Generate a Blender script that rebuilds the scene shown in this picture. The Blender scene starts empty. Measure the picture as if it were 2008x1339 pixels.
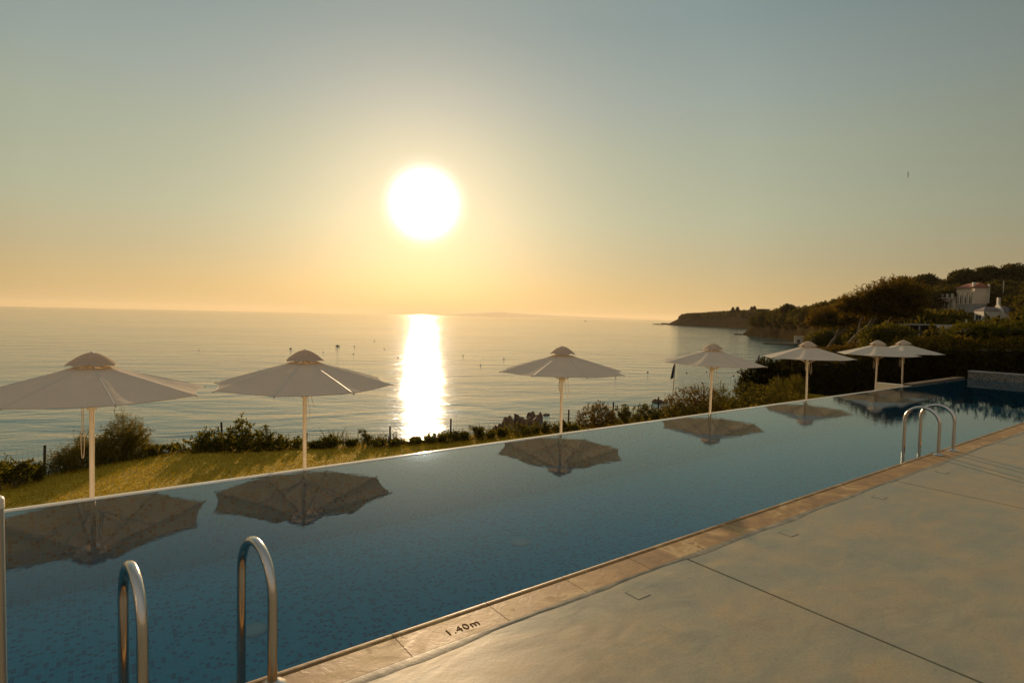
import bpy, bmesh, math, random
import numpy as np
from mathutils import Vector, Matrix
random.seed(7); rng = np.random.default_rng(7)
R_ = math.radians
S = bpy.context.scene; C = S.collection

# ------------------------------------------------------------------ camera (solved from the photograph's vanishing points)
EYE = 1.7; YAW, PIT, ROL = R_(53.5587), R_(2.4641), R_(1.2202); F = 1122.9
fw = Vector((math.cos(YAW)*math.cos(PIT), math.sin(YAW)*math.cos(PIT), -math.sin(PIT)))
rt = Vector((math.sin(YAW), -math.cos(YAW), 0)); up = rt.cross(fw)
r2 = rt*math.cos(ROL)+up*math.sin(ROL); u2 = -rt*math.sin(ROL)+up*math.cos(ROL)
cd = bpy.data.cameras.new('camera'); cam = bpy.data.objects.new('camera', cd); C.objects.link(cam); S.camera = cam
cam.matrix_world = Matrix((( r2.x,u2.x,-fw.x,0),(r2.y,u2.y,-fw.y,0),(r2.z,u2.z,-fw.z,EYE),(0,0,0,1)))
cd.sensor_fit='HORIZONTAL'; cd.sensor_width=36; cd.lens = F/2008*36; cd.clip_end = 90000; cd.clip_start=.05
HAZE = .00005; SEA = -6.0; WZ = -0.04; LAWN = -1.3

def ray(px, py): return fw + r2*((px-1004)/F) - u2*((py-669.5)/F)
def at(px, py, R):                       # the point R metres away (horizontally) in the direction of a photo pixel
    d = ray(px, py); t = R/math.hypot(d.x, d.y); return Vector((d.x*t, d.y*t, EYE+d.z*t))
def on(px, py, z):                       # the point at height z in the direction of a photo pixel
    d = ray(px, py); t = (z-EYE)/d.z; return Vector((d.x*t, d.y*t, z))
def mpp(px, R):                          # metres per photo pixel at distance R
    d = ray(px, 640); t = R/math.hypot(d.x, d.y); return t/F

# ------------------------------------------------------------------ materials
def mat(name, col, rough=.6, metal=0, spec=.5, trans=0, **k):
    m = bpy.data.materials.new(name); m.use_nodes = True
    b = m.node_tree.nodes['Principled BSDF']
    b.inputs['Base Color'].default_value = (*col, 1); b.inputs['Roughness'].default_value = rough
    b.inputs['Metallic'].default_value = metal; b.inputs['Specular IOR Level'].default_value = spec
    return m
def N(m, t, **k):
    n = m.node_tree.nodes.new(t)
    for a, v in k.items(): setattr(n, a, v)
    return n
def L(m, a, b): m.node_tree.links.new(a, b)
def ramp(m, fac, stops, interp='LINEAR'):
    r = N(m, 'ShaderNodeValToRGB'); r.color_ramp.interpolation = interp
    e = r.color_ramp.elements
    while len(e) > 1: e.remove(e[0])
    e[0].position = stops[0][0]; e[0].color = (*stops[0][1], 1)
    for p, c in stops[1:]:
        x = e.new(p); x.color = (*c, 1)
    L(m, fac, r.inputs[0]); return r.outputs[0]
def g(v): return (v, v, v)
def noise(m, scale, detail=4, rough=.55, sc=None, dist=0, coord='Object'):
    tc = N(m, 'ShaderNodeTexCoord'); n = N(m, 'ShaderNodeTexNoise')
    n.inputs['Scale'].default_value = scale; n.inputs['Detail'].default_value = detail
    n.inputs['Roughness'].default_value = rough; n.inputs['Distortion'].default_value = dist
    mp = N(m, 'ShaderNodeMapping')
    if sc: mp.inputs['Scale'].default_value = sc
    L(m, tc.outputs[coord], mp.inputs[0]); L(m, mp.outputs[0], n.inputs['Vector'])
    return n.outputs['Fac']
def math_(m, op, a, b=None, c=None):
    n = N(m, 'ShaderNodeMath', operation=op)
    for i, v in enumerate((a, b, c)):
        if v is None: continue
        if isinstance(v, (int, float)): n.inputs[i].default_value = v
        else: L(m, v, n.inputs[i])
    return n.outputs[0]
def mixc(m, f, a, b, mode='MIX'):
    n = N(m, 'ShaderNodeMix', data_type='RGBA', blend_type=mode)
    for i, v in ((0, f), (6, a), (7, b)):
        if isinstance(v, tuple): n.inputs[i].default_value = (*v, 1)
        elif isinstance(v, (int, float)): n.inputs[i].default_value = v
        else: L(m, v, n.inputs[i])
    return n.outputs[2]
def bump(m, h, dist, strength=1, normal=None):
    b = N(m, 'ShaderNodeBump'); b.inputs['Strength'].default_value = strength; b.inputs['Distance'].default_value = dist
    L(m, h, b.inputs['Height'])
    if normal is not None: L(m, normal, b.inputs['Normal'])
    return b.outputs[0]
def P(m): return m.node_tree.nodes['Principled BSDF']

def noisy(name, a, b, scale=6, rough=.7, bmp=.004, bscale=40, **k):
    m = mat(name, a, rough, **k)
    L(m, ramp(m, noise(m, scale), [(.35, a), (.65, b)]), P(m).inputs['Base Color'])
    if bmp: L(m, bump(m, noise(m, bscale), bmp), P(m).inputs['Normal'])
    return m

def leafy(name, a, b, tr=.45, core=False):        # leaf: diffuse + light coming through, a tint of its own for every leaf
    m = bpy.data.materials.new(name); m.use_nodes = True; nt = m.node_tree; nt.nodes.remove(P(m))
    geo = N(m, 'ShaderNodeNewGeometry')
    f = geo.outputs['Random Per Island']
    col = ramp(m, f, [(0, a), (1, b)])
    d = N(m, 'ShaderNodeBsdfDiffuse'); t = N(m, 'ShaderNodeBsdfTranslucent'); L(m, col, d.inputs[0])
    L(m, mixc(m, 1.0, col, (1.45, 1.25, .6), 'MULTIPLY'), t.inputs[0])
    x = N(m, 'ShaderNodeMixShader'); x.inputs[0].default_value = tr
    L(m, d.outputs[0], x.inputs[1]); L(m, t.outputs[0], x.inputs[2])
    L(m, x.outputs[0], nt.nodes['Material Output'].inputs[0]); return m

M = {}
SAZ, SEL = R_(62.47), R_(10.72)
M['leaf_dark'] = leafy('leaf_dark', (.016,.018,.004), (.05,.042,.008), .3)
M['leaf_mid'] = leafy('leaf_mid', (.05,.058,.010), (.13,.115,.02), .48)
M['leaf_olive'] = leafy('leaf_olive', (.05,.055,.014), (.14,.12,.03), .45)
M['leaf_feather'] = leafy('leaf_feather', (.075,.072,.014), (.17,.135,.025), .48)
M['leaf_rust'] = leafy('leaf_rust', (.07,.052,.014), (.15,.10,.025), .42)
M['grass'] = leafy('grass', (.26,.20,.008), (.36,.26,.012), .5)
M['wood'] = leafy('leaf_wood', (.034,.034,.009), (.095,.078,.018), .42)
M['hedge'] = leafy('hedge', (.028,.028,.007), (.07,.058,.013), .3)
M['inner'] = noisy('light_block_core', (.012,.010,.005), (.025,.018,.008), 8, .9, 0)  # near-black solid cores, added inside the foliage to block light
M['bark'] = noisy('bark', (.09,.065,.04), (.18,.13,.08), 12, .9, .01)
M['twig'] = noisy('twig', (.06,.045,.025), (.11,.08,.04), 12, .9, 0)
M['steel'] = mat('brushed_steel', (.62,.58,.54), .16, 1)
m = M['steel']; L(m, ramp(m, noise(m, 30, sc=(1,1,.05)), [(.3, g(.12)), (.7, g(.24))]), P(m).inputs['Roughness'])
M['steel_dull'] = mat('dull_steel', (.60,.55,.48), .38, 1)
M['polewhite'] = noisy('cream_paint', (.72,.63,.52), (.80,.71,.6), 5, .45, .0005)
M['rope'] = mat('rope', (.6,.5,.38), .8)
M['iron'] = mat('dark_iron', (.03,.025,.02), .6)
M['wire'] = mat('wire', (.10,.09,.075), .5, .6)
M['rib'] = mat('rib_white', (.6,.52,.43), .5)

# fabric
m = M['fabric'] = bpy.data.materials.new('canopy_fabric'); m.use_nodes = True; m.node_tree.nodes.remove(P(m))
d = N(m, 'ShaderNodeBsdfDiffuse'); t = N(m, 'ShaderNodeBsdfTranslucent'); x = N(m, 'ShaderNodeMixShader'); x.inputs[0].default_value = .24
col = ramp(m, noise(m, 3, 5), [(.3, (.70,.635,.52)), (.7, (.78,.71,.585))])
L(m, col, d.inputs[0]); t.inputs[0].default_value = (.66,.46,.30,1)
bn = bump(m, noise(m, 5, 3, sc=(1,1,1)), .012)
L(m, bn, d.inputs['Normal'])
L(m, d.outputs[0], x.inputs[1]); L(m, t.outputs[0], x.inputs[2]); L(m, x.outputs[0], m.node_tree.nodes['Material Output'].inputs[0])

m = M['cap_fabric'] = M['fabric'].copy(); m.name = 'cap_fabric'
for n_ in m.node_tree.nodes:
    if n_.type == 'MIX_SHADER': n_.inputs[0].default_value = .5
    if n_.type == 'BSDF_TRANSLUCENT': n_.inputs[0].default_value = (.62,.40,.24,1)
# deck concrete: trowelled, greyish green with ochre clouds
m = M['deck'] = mat('deck_concrete', (.3,.27,.2), .4)
n1 = noise(m, .9, 8, .62, (1,1.6,1), 1.2); n2 = noise(m, 5, 6, .6, (.5,1,1), .8); n3 = noise(m, 60, 3)
c = ramp(m, n1, [(.30, (.30,.29,.205)), (.44, (.35,.325,.22)), (.53, (.40,.335,.20)), (.60, (.48,.345,.18)), (.70, (.36,.32,.215))])
c = mixc(m, .45, c, ramp(m, n2, [(.3, (.26,.25,.18)), (.52, (.38,.335,.22)), (.68, (.50,.37,.20))]))
c = mixc(m, .35, c, ramp(m, n3, [(.3, g(.16)), (.7, g(.4))]), 'OVERLAY')
st = ramp(m, noise(m, 2.6, 9, .7, None, 2.5), [(.60, g(0)), (.64, g(.8)), (.66, g(0))])       # thin mineral tide lines
c = mixc(m, math_(m, 'MULTIPLY', st, .35), c, (.17,.135,.085))
sp = ramp(m, noise(m, 38, 2, .5), [(.72, g(0)), (.76, g(1))]); c = mixc(m, math_(m, 'MULTIPLY', sp, .55), c, (.12,.10,.07))
L(m, c, P(m).inputs['Base Color'])
L(m, ramp(m, n2, [(.3, g(.36)), (.7, g(.58))]), P(m).inputs['Roughness'])
b1 = bump(m, noise(m, 1.3, 3, .5, (1,1.8,1), .7), .006)
b2 = bump(m, noise(m, 11, 5, .6, (.6,1,1), .5), .0008, 1, b1)
L(m, bump(m, n3, .0004, 1, b2), P(m).inputs['Normal'])

# coping stone
m = M['coping'] = mat('coping_stone', (.3,.2,.12), .42)
n1 = noise(m, 2.2, 8, .62, None, 1.5); n2 = noise(m, 14, 6, .65, None, 1)
c = ramp(m, n1, [(.36, (.25,.125,.032)), (.47, (.34,.18,.046)), (.54, (.41,.23,.065)), (.60, (.60,.42,.18)), (.66, (.31,.165,.045))])
c = mixc(m, .3, c, ramp(m, n2, [(.35, (.19,.105,.04)), (.7, (.43,.27,.115))]))
L(m, c, P(m).inputs['Base Color']); L(m, bump(m, n2, .0025), P(m).inputs['Normal'])
L(m, ramp(m, n1, [(.4, g(.5)), (.7, g(.7))]), P(m).inputs['Roughness'])
M['engraved'] = mat('engraved', (.17,.095,.035), 1.0, spec=0)
M['drainframe'] = mat('drain_frame', (.13,.115,.08), .8)
M['joint'] = mat('joint', (.06,.045,.03), .9)

# mosaic
def mosaic(name, cols, grout, cell, swap=False, thr=(.17,.23)):
    m = mat(name, cols[0], .35)
    tc = N(m, 'ShaderNodeTexCoord'); sep = N(m, 'ShaderNodeSeparateXYZ'); L(m, tc.outputs['Object'], sep.inputs[0])
    a, b = sep.outputs['X'], sep.outputs['Y']
    if swap == 'XZ': b = sep.outputs['Z']
    elif swap: a, b = sep.outputs['Y'], sep.outputs['Z']
    ax = math_(m, 'MULTIPLY', a, 1/cell); by = math_(m, 'MULTIPLY', b, 1/cell)
    cmb = N(m, 'ShaderNodeCombineXYZ'); L(m, math_(m, 'FLOOR', ax), cmb.inputs[0]); L(m, math_(m, 'FLOOR', by), cmb.inputs[1])
    wn = N(m, 'ShaderNodeTexWhiteNoise'); L(m, cmb.outputs[0], wn.inputs['Vector'])
    v = wn.outputs['Value']
    col = ramp(m, v, [(0, cols[3]), (thr[0], cols[2]), (thr[1], cols[0]), (.6, cols[1]), (1, cols[0])], 'CONSTANT')
    ln = math_(m, 'MAXIMUM', math_(m, 'ABSOLUTE', math_(m, 'SUBTRACT', math_(m, 'FRACT', ax), .5)), math_(m, 'ABSOLUTE', math_(m, 'SUBTRACT', math_(m, 'FRACT', by), .5)))
    L(m, mixc(m, math_(m, 'GREATER_THAN', ln, .44), col, grout), P(m).inputs['Base Color'])
    return m
TC = [(.010,.36,.52),(.014,.43,.60),(.012,.20,.33),(.012,.15,.26)]
M['tiles'] = mosaic('pool_mosaic', TC, (.05,.46,.60), .036)
M['tiles_x'] = mosaic('pool_side_mosaic', TC, (.05,.46,.60), .036, 'XZ')
M['tiles_y'] = mosaic('pool_end_mosaic', TC, (.05,.46,.60), .036, True)
M['walltiles'] = mosaic('wall_mosaic', [(.16,.15,.13),(.24,.22,.19),(.11,.11,.10),(.07,.08,.08)], (.14,.13,.11), .04, True)
m = M['lip'] = mat('wet_white_lip', (.74,.72,.66), .06, spec=1.0)

# pool water: mirror by Fresnel over clear water
m = M['pool'] = bpy.data.materials.new('pool_water'); m.use_nodes = True; m.node_tree.nodes.remove(P(m))
gl = N(m, 'ShaderNodeBsdfGlossy'); gl.inputs['Roughness'].default_value = 0.0; gl.inputs[0].default_value = (.80,.93,1,1)
tp = N(m, 'ShaderNodeBsdfTransparent'); tp.inputs[0].default_value = (.80,.93,.95,1)
fr = N(m, 'ShaderNodeFresnel'); fr.inputs[0].default_value = 1.52
bn = bump(m, noise(m, 5.5, 3, .6, None, .3), .0007); bn = bump(m, noise(m, 26, 2, .5), .00012, 1, bn)
L(m, bn, gl.inputs['Normal'])
x = N(m, 'ShaderNodeMixShader'); L(m, fr.outputs[0], x.inputs[0]); L(m, tp.outputs[0], x.inputs[1]); L(m, gl.outputs[0], x.inputs[2])
L(m, x.outputs[0], m.node_tree.nodes['Material Output'].inputs[0])

# sea
m = M['sea'] = mat('sea_water', (.05,.15,.165), .07, spec=.5); P(m).inputs['IOR'].default_value = 1.34
patch = ramp(m, noise(m, .018, 4, .6, (1,1,1), .6), [(.35, g(.35)), (.6, g(1))])
swell = noise(m, .16, 3, .5, (1, 1, 1), .5); mid = noise(m, .75, 4, .6, None, .4); rip = noise(m, 3.6, 3, .6, None, .2)
tc = N(m, 'ShaderNodeTexCoord')
for nn in [k for k in m.node_tree.nodes if k.type == 'MAPPING']:      # crests lie across the sun's bearing
    nn.vector_type = 'TEXTURE'; nn.inputs['Rotation'].default_value = (0, 0, SAZ-math.pi/2); nn.inputs['Scale'].default_value = (1.7, .8, 1)
nn.inputs['Scale'].default_value = (1.5, .9, 1)        # the finest ripples are nearly round
h = math_(m, 'ADD', math_(m, 'MULTIPLY', swell, .52), math_(m, 'MULTIPLY', mid, math_(m, 'MULTIPLY', patch, .155)))
h = math_(m, 'ADD', h, math_(m, 'MULTIPLY', rip, math_(m, 'MULTIPLY', patch, .055)))
L(m, bump(m, h, 1.0, .62), P(m).inputs['Normal'])

M['soil'] = noisy('soil', (.10,.075,.04), (.16,.12,.06), 1.5, .95, .03, 6)
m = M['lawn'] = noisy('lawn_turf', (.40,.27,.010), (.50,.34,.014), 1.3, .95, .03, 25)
m = M['rock'] = noisy('rock', (.12,.065,.035), (.24,.14,.08), 2.2, .85, .12, 3)
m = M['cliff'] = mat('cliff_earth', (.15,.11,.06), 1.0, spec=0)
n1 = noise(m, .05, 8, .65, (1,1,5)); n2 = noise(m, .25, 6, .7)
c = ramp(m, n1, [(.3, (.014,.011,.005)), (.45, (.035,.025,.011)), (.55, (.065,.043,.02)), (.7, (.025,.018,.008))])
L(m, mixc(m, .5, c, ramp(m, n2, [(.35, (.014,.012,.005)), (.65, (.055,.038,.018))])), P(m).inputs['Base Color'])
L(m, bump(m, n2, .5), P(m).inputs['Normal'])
M['far'] = noisy('hazed_far_land', (.40,.33,.22), (.46,.38,.26), .004, 1, 0)  # pale base colour has the distance haze of the mountains put in
M['white'] = noisy('white_render', (.50,.46,.38), (.60,.55,.45), 1, .8, .002, 20)
M['peach'] = noisy('peach_render', (.60,.47,.34), (.68,.54,.4), 1, .8, 0)
M['grey'] = noisy('grey_render', (.30,.28,.25), (.38,.35,.31), 1, .85, 0)
M['rooftile'] = noisy('roof_tile', (.19,.05,.025), (.27,.075,.035), 3, .8, 0)
M['slate'] = noisy('dark_roof', (.12,.10,.10), (.18,.14,.13), 3, .8, 0)
M['glass'] = mat('window_glass', (.03,.035,.04), .08, spec=.8)
M['curtain'] = mat('curtained_window', (.5,.46,.36), .5)
M['flag'] = noisy('blue_cloth', (.025,.035,.09), (.05,.065,.14), 9, .8, 0)
M['buoy'] = mat('buoy_dark', (.12,.04,.015), .5)
M['hull'] = mat('hull_white', (.6,.58,.52), .4)
M['sky_bird'] = mat('feathers', (.05,.045,.04), .8)
M['curb'] = noisy('curb_stone', (.09,.06,.03), (.14,.095,.05), 6, .7, 0)
M['seam'] = mat('canopy_seam', (.5,.44,.38), .8)
M['concrete'] = noisy('pier_concrete', (.12,.10,.075), (.18,.15,.11), 1, .9, 0)

# ------------------------------------------------------------------ mesh builders
class MB:
    def __init__(s): s.v = []; s.f = []
    def add(s, vs, fs):
        k = len(s.v); s.v += [tuple(v) for v in vs]; s.f += [tuple(i+k for i in f) for f in fs]; return s
    def box(s, a, b, T=None):
        (x0,y0,z0),(x1,y1,z1) = a, b
        vs = [Vector(p) for p in ((x0,y0,z0),(x1,y0,z0),(x1,y1,z0),(x0,y1,z0),(x0,y0,z1),(x1,y0,z1),(x1,y1,z1),(x0,y1,z1))]
        if T: vs = [T @ v for v in vs]
        return s.add(vs, [(0,3,2,1),(4,5,6,7),(0,1,5,4),(1,2,6,5),(2,3,7,6),(3,0,4,7)])
    def tube(s, pts, r, n=10, cap=True):
        pts = [Vector(p) for p in pts]; rs = r if hasattr(r, '__len__') else [r]*len(pts)
        ring = []; prev = None
        for i, p in enumerate(pts):
            t = (pts[min(i+1, len(pts)-1)]-pts[max(i-1, 0)]).normalized()
            if prev is None:
                a = t.orthogonal().normalized()
            else:
                a = (prev-t*prev.dot(t)).normalized()
            prev = a; b = t.cross(a)
            ring.append([p+(a*math.cos(k*2*math.pi/n)+b*math.sin(k*2*math.pi/n))*rs[i] for k in range(n)])
        vs = [v for q in ring for v in q]; fs = []
        for i in range(len(pts)-1):
            for k in range(n):
                fs.append((i*n+k, i*n+(k+1)%n, (i+1)*n+(k+1)%n, (i+1)*n+k))
        if cap:
            fs.append(tuple(range(n-1, -1, -1))); fs.append(tuple((len(pts)-1)*n+k for k in range(n)))
        return s.add(vs, fs)
    def lathe(s, prof, n=20, c=(0,0,0)):
        vs = [(c[0]+r*math.cos(k*2*math.pi/n), c[1]+r*math.sin(k*2*math.pi/n), c[2]+z) for r, z in prof for k in range(n)]
        fs = [(i*n+k, i*n+(k+1)%n, (i+1)*n+(k+1)%n, (i+1)*n+k) for i in range(len(prof)-1) for k in range(n)]
        fs += [tuple(range(n-1, -1, -1)), tuple((len(prof)-1)*n+k for k in range(n))]
        return s.add(vs, fs)
    def build(s, name, m, parent=None, smooth=False, bevel=0):
        me = bpy.data.meshes.new(name); me.from_pydata(s.v, [], s.f); me.materials.append(m)
        if smooth: me.polygons.foreach_set('use_smooth', [True]*len(me.polygons))
        me.update(); o = bpy.data.objects.new(name, me); C.objects.link(o)
        if smooth: 
            try: me.set_sharp_from_angle(angle=R_(40))
            except Exception: pass
        if parent: o.parent = parent
        if bevel:
            bv = o.modifiers.new('bevel', 'BEVEL'); bv.width = bevel; bv.segments = 2; bv.limit_method = 'ANGLE'
        return o
def arr_obj(name, V, nper, m, parent=None):           # V: (n*nper,3) array of separate polygons
    n = len(V)//nper; me = bpy.data.meshes.new(name)
    me.vertices.add(len(V)); me.vertices.foreach_set('co', V.astype(np.float32).ravel())
    me.loops.add(len(V)); me.loops.foreach_set('vertex_index', np.arange(len(V), dtype=np.int32))
    me.polygons.add(n); me.polygons.foreach_set('loop_start', np.arange(n, dtype=np.int32)*nper)
    me.update(calc_edges=True); me.materials.append(m)
    o = bpy.data.objects.new(name, me); C.objects.link(o)
    if parent: o.parent = parent
    return o
def tag(o, label=None, cat=None, group=None, kind=None):
    if label: o['label'] = label
    if cat: o['category'] = cat
    if group: o['group'] = group
    if kind: o['kind'] = kind
    return o
def empty(name, loc=(0,0,0), rz=0):
    o = bpy.data.objects.new(name, None); C.objects.link(o); o.location = loc; o.rotation_euler = (0,0,rz); o.empty_display_size = .1; return o
def structure(o): o['kind'] = 'structure'; return o
def copy_tree(o, parent=None):
    c = o.copy(); C.objects.link(c); c.parent = parent
    for ch in [k for k in bpy.data.objects if k.parent == o]: copy_tree(ch, c)
    return c

# ------------------------------------------------------------------ world and sun
SAZ, SEL = R_(62.47), R_(10.72)
sd = Vector((math.cos(SAZ)*math.cos(SEL), math.sin(SAZ)*math.cos(SEL), math.sin(SEL)))
ld = bpy.data.lights.new('sun', 'SUN'); ld.energy = 4.8; ld.angle = R_(.5); ld.color = (1, .70, .40)
lo = bpy.data.objects.new('sun', ld); C.objects.link(lo); lo.rotation_euler = sd.to_track_quat('Z', 'Y').to_euler(); lo.location = sd*100
W = bpy.data.worlds.new('World'); S.world = W; W.use_nodes = True; nt = W.node_tree
class _W: node_tree = nt
w = _W; bg = nt.nodes['Background']
sky = N(w, 'ShaderNodeTexSky', sky_type='NISHITA', sun_disc=False, sun_elevation=SEL, sun_rotation=math.pi/2-SAZ, air_density=1.2, dust_density=2.5, ozone_density=1.5)
tc = N(w, 'ShaderNodeTexCoord'); nrm = N(w, 'ShaderNodeVectorMath', operation='NORMALIZE'); L(w, tc.outputs['Generated'], nrm.inputs[0])
sep = N(w, 'ShaderNodeSeparateXYZ'); L(w, nrm.outputs[0], sep.inputs[0])
dt = N(w, 'ShaderNodeVectorMath', operation='DOT_PRODUCT'); L(w, nrm.outputs[0], dt.inputs[0]); dt.inputs[1].default_value = sd
ang = math_(w, 'MULTIPLY', math_(w, 'ARCCOSINE', math_(w, 'MINIMUM', dt.outputs['Value'], 1.0)), 180/math.pi)   # degrees from the sun
# clear-air gradient by height; the unseen high stops are brightened as fill light
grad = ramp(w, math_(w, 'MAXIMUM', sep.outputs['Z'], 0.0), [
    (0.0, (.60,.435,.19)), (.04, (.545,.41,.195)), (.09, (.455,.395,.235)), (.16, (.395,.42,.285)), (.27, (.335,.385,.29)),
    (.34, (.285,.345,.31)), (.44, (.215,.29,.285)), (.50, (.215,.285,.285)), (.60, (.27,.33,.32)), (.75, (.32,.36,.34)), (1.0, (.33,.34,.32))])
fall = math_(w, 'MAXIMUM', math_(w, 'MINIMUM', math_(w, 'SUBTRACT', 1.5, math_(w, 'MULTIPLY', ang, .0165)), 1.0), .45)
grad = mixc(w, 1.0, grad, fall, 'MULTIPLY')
def glow(width, amp, col, p=1.0):
    e = math_(w, 'MULTIPLY', math_(w, 'POWER', math_(w, 'MULTIPLY', ang, 1/width), p), -1.0)
    return mixc(w, 1.0, math_(w, 'MULTIPLY', math_(w, 'EXPONENT', e), amp), col, 'MULTIPLY')
total = mixc(w, 1.0, grad, glow(8.5, .31, (1,.66,.46), 1.15), 'ADD')
total = mixc(w, 1.0, total, glow(2.25, 7.0, (1,.97,.92), 2.5), 'ADD')
# opposite the sun: unseen sky raised as fill, brownish low down for lit land
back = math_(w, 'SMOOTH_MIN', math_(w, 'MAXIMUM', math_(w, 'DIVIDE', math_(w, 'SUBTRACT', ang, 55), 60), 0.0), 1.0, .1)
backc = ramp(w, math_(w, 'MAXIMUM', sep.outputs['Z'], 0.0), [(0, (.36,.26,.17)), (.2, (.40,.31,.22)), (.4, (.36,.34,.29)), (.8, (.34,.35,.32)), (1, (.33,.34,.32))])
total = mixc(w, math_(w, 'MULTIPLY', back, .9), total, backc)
# the Sky Texture carries part of the light (strength .12)
skyc = mixc(w, 1.0, sky.outputs[0], (.12,.12,.12), 'MULTIPLY')
total = mixc(w, .08, total, skyc)
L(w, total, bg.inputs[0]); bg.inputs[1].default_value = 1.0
S.view_settings.view_transform = 'Standard'; S.view_settings.look = 'None'; S.view_settings.exposure = 0; S.view_settings.gamma = 1
S.cycles.use_denoising = True; S.cycles.max_bounces = 10; S.cycles.transparent_max_bounces = 12
S.cycles.sample_clamp_indirect = 6; S.cycles.caustics_reflective = False; S.cycles.caustics_refractive = False

# ------------------------------------------------------------------ sea
b = MB(); n = 96
rings = [8, 30, 120, 600, 3000, 12000, 30000]
vs = [(r*math.cos(a*2*math.pi/n), r*math.sin(a*2*math.pi/n), SEA) for r in rings for a in range(n)]
fs = [(i*n+k, (i+1)*n+k, (i+1)*n+(k+1)%n, i*n+(k+1)%n) for i in range(len(rings)-1) for k in range(n)]
structure(MB().add(vs, fs).build('sea', M['sea']))

# ------------------------------------------------------------------ pool, coping, deck
X0, X1, YN, YF = -7.0, 23.6, 2.74, 6.35
structure(MB().add([(X0,YN-.02,WZ),(X1,YN-.02,WZ),(X1,YF+.015,WZ),(X0,YF+.015,WZ)], [(0,1,2,3)]).build('pool_water', M['pool']))
PB = -.85
basin = structure(MB().add([(X0,YN-.03,PB),(X1,YN-.03,PB),(X1,YF,PB),(X0,YF,PB)], [(0,1,2,3)]).build('pool_basin', M['tiles']))
b = MB(); b.add([(X0,YF,PB),(X1,YF,PB),(X1,YF,WZ-.003),(X0,YF,WZ-.003)], [(0,1,2,3)])
b.add([(X0,YN-.03,PB),(X0,YN-.03,WZ-.01),(X1,YN-.03,WZ-.01),(X1,YN-.03,PB)], [(0,1,2,3)]); structure(b.build('pool_side_walls', M['tiles_x']))
b = MB(); b.add([(X1,YN-.03,PB),(X1,YF,PB),(X1,YF,WZ-.003),(X1,YN-.03,WZ-.003)], [(0,3,2,1)])
b.add([(X0,YN-.03,PB),(X0,YF,PB),(X0,YF,WZ-.003),(X0,YN-.03,WZ-.003)], [(0,1,2,3)]); structure(b.build('pool_end_walls', M['tiles_y']))
def extrude_x(prof, xa, xb):
    n = len(prof); vs = [(xa, y, z) for y, z in prof]+[(xb, y, z) for y, z in prof]
    return vs, [(i, (i+1) % n, n+(i+1) % n, n+i) for i in range(n)]+[tuple(range(n-1,-1,-1)), tuple(range(n,2*n))]
# infinity lip: rounded over towards the lawn
prof = [(YF+.001,-1.6),(YF+.001,WZ+.002),(YF+.02,WZ+.006),(YF+.09,WZ+.006),(YF+.135,WZ-.004),(YF+.155,WZ-.03),(YF+.16,-1.6)]
vs, fs = extrude_x(prof, X0, 19.0)
o = structure(MB().add(vs, fs).build('pool_overflow_edge', M['lip'], smooth=True))
# coping: 0.6 m stones with a rolled nosing
prof = [(2.512,-.2),(2.512,-.003),(2.516,0),(2.712,0),(2.716,-.005),(2.722,-.005),(2.726,.001),(2.734,.004),(2.746,.005),(2.757,.002),(2.764,-.008),(2.766,-.022),(2.76,-.04),(2.75,-.06),(2.75,-.2)]
b = MB(); x = -6.52
while x < 23.55:
    vs, fs = extrude_x(prof, x+.0022, min(x+.6, 23.59)-.0022); b.add(vs, fs); x += .6
cop = structure(b.build('pool_coping', M['coping']))
structure(MB().box((X0,2.50,-.21),(X1,2.745,-.012)).build('coping_mortar_bed', M['joint']))
tcv = bpy.data.curves.new('depth_mark', 'FONT'); tcv.body = '1.40m'; tcv.size = .078; tcv.extrude = .0006; tcv.align_x = 'CENTER'; tcv.align_y = 'CENTER'; tcv.offset = -.0006; tcv.space_character = 1.12
to = bpy.data.objects.new('tmp', tcv); C.objects.link(to)
dg = bpy.context.evaluated_depsgraph_get(); me = bpy.data.meshes.new_from_object(to.evaluated_get(dg)); bpy.data.objects.remove(to)
me.name = 'depth_mark'; me.materials.clear(); me.materials.append(M['engraved'])
dm = bpy.data.objects.new('depth_mark', me); C.objects.link(dm); dm.location = (1.625, 2.60, .0012); dm.parent = cop
# deck slabs with saw-cut joints
b = MB(); xs = [-7.5,-.22,3.427,7.08,10.73,14.38,18.03,21.68,30]
for i in range(len(xs)-1):
    for ya, yb in ((-9, -3.2), (-3.2, 2.512)):
        xa, xb = xs[i]+.006, xs[i+1]-.006
        nx = 1
        b.box((xa, ya+.006, -.2), (xb, yb-.004, -.002))
structure(b.build('deck', M['deck'], bevel=.004))
structure(MB().box((-7.6,-9.1,-1.6),(30.1,2.5,-.02)).build('deck_base', M['joint']))
structure(MB().box((-7.6,2.45,-1.6),(X0,YF+.12,-.06)).build('pool_end_fill', M['concrete']))
# trowelled mortar band along the coping
b = MB(); k = 240; vs = []
for i in range(k+1):
    x = -6.5+i*.11; wv = .035+.012*math.sin(x*1.7)+.012*math.sin(x*5.3+1)+.012*random.random()
    vs += [(x, 2.512, .0010), (x, 2.512-wv*.6, .0014), (x, 2.512-wv, -.0015)]
fs = []
for i in range(k): fs += [(3*i, 3*i+1, 3*i+4, 3*i+3), (3*i+1, 3*i+2, 3*i+5, 3*i+4)]
structure(b.add(vs, fs).build('mortar_band', noisy('mortar', (.20,.165,.105), (.36,.29,.18), 9, .45, .002, 18), smooth=True))

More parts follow.
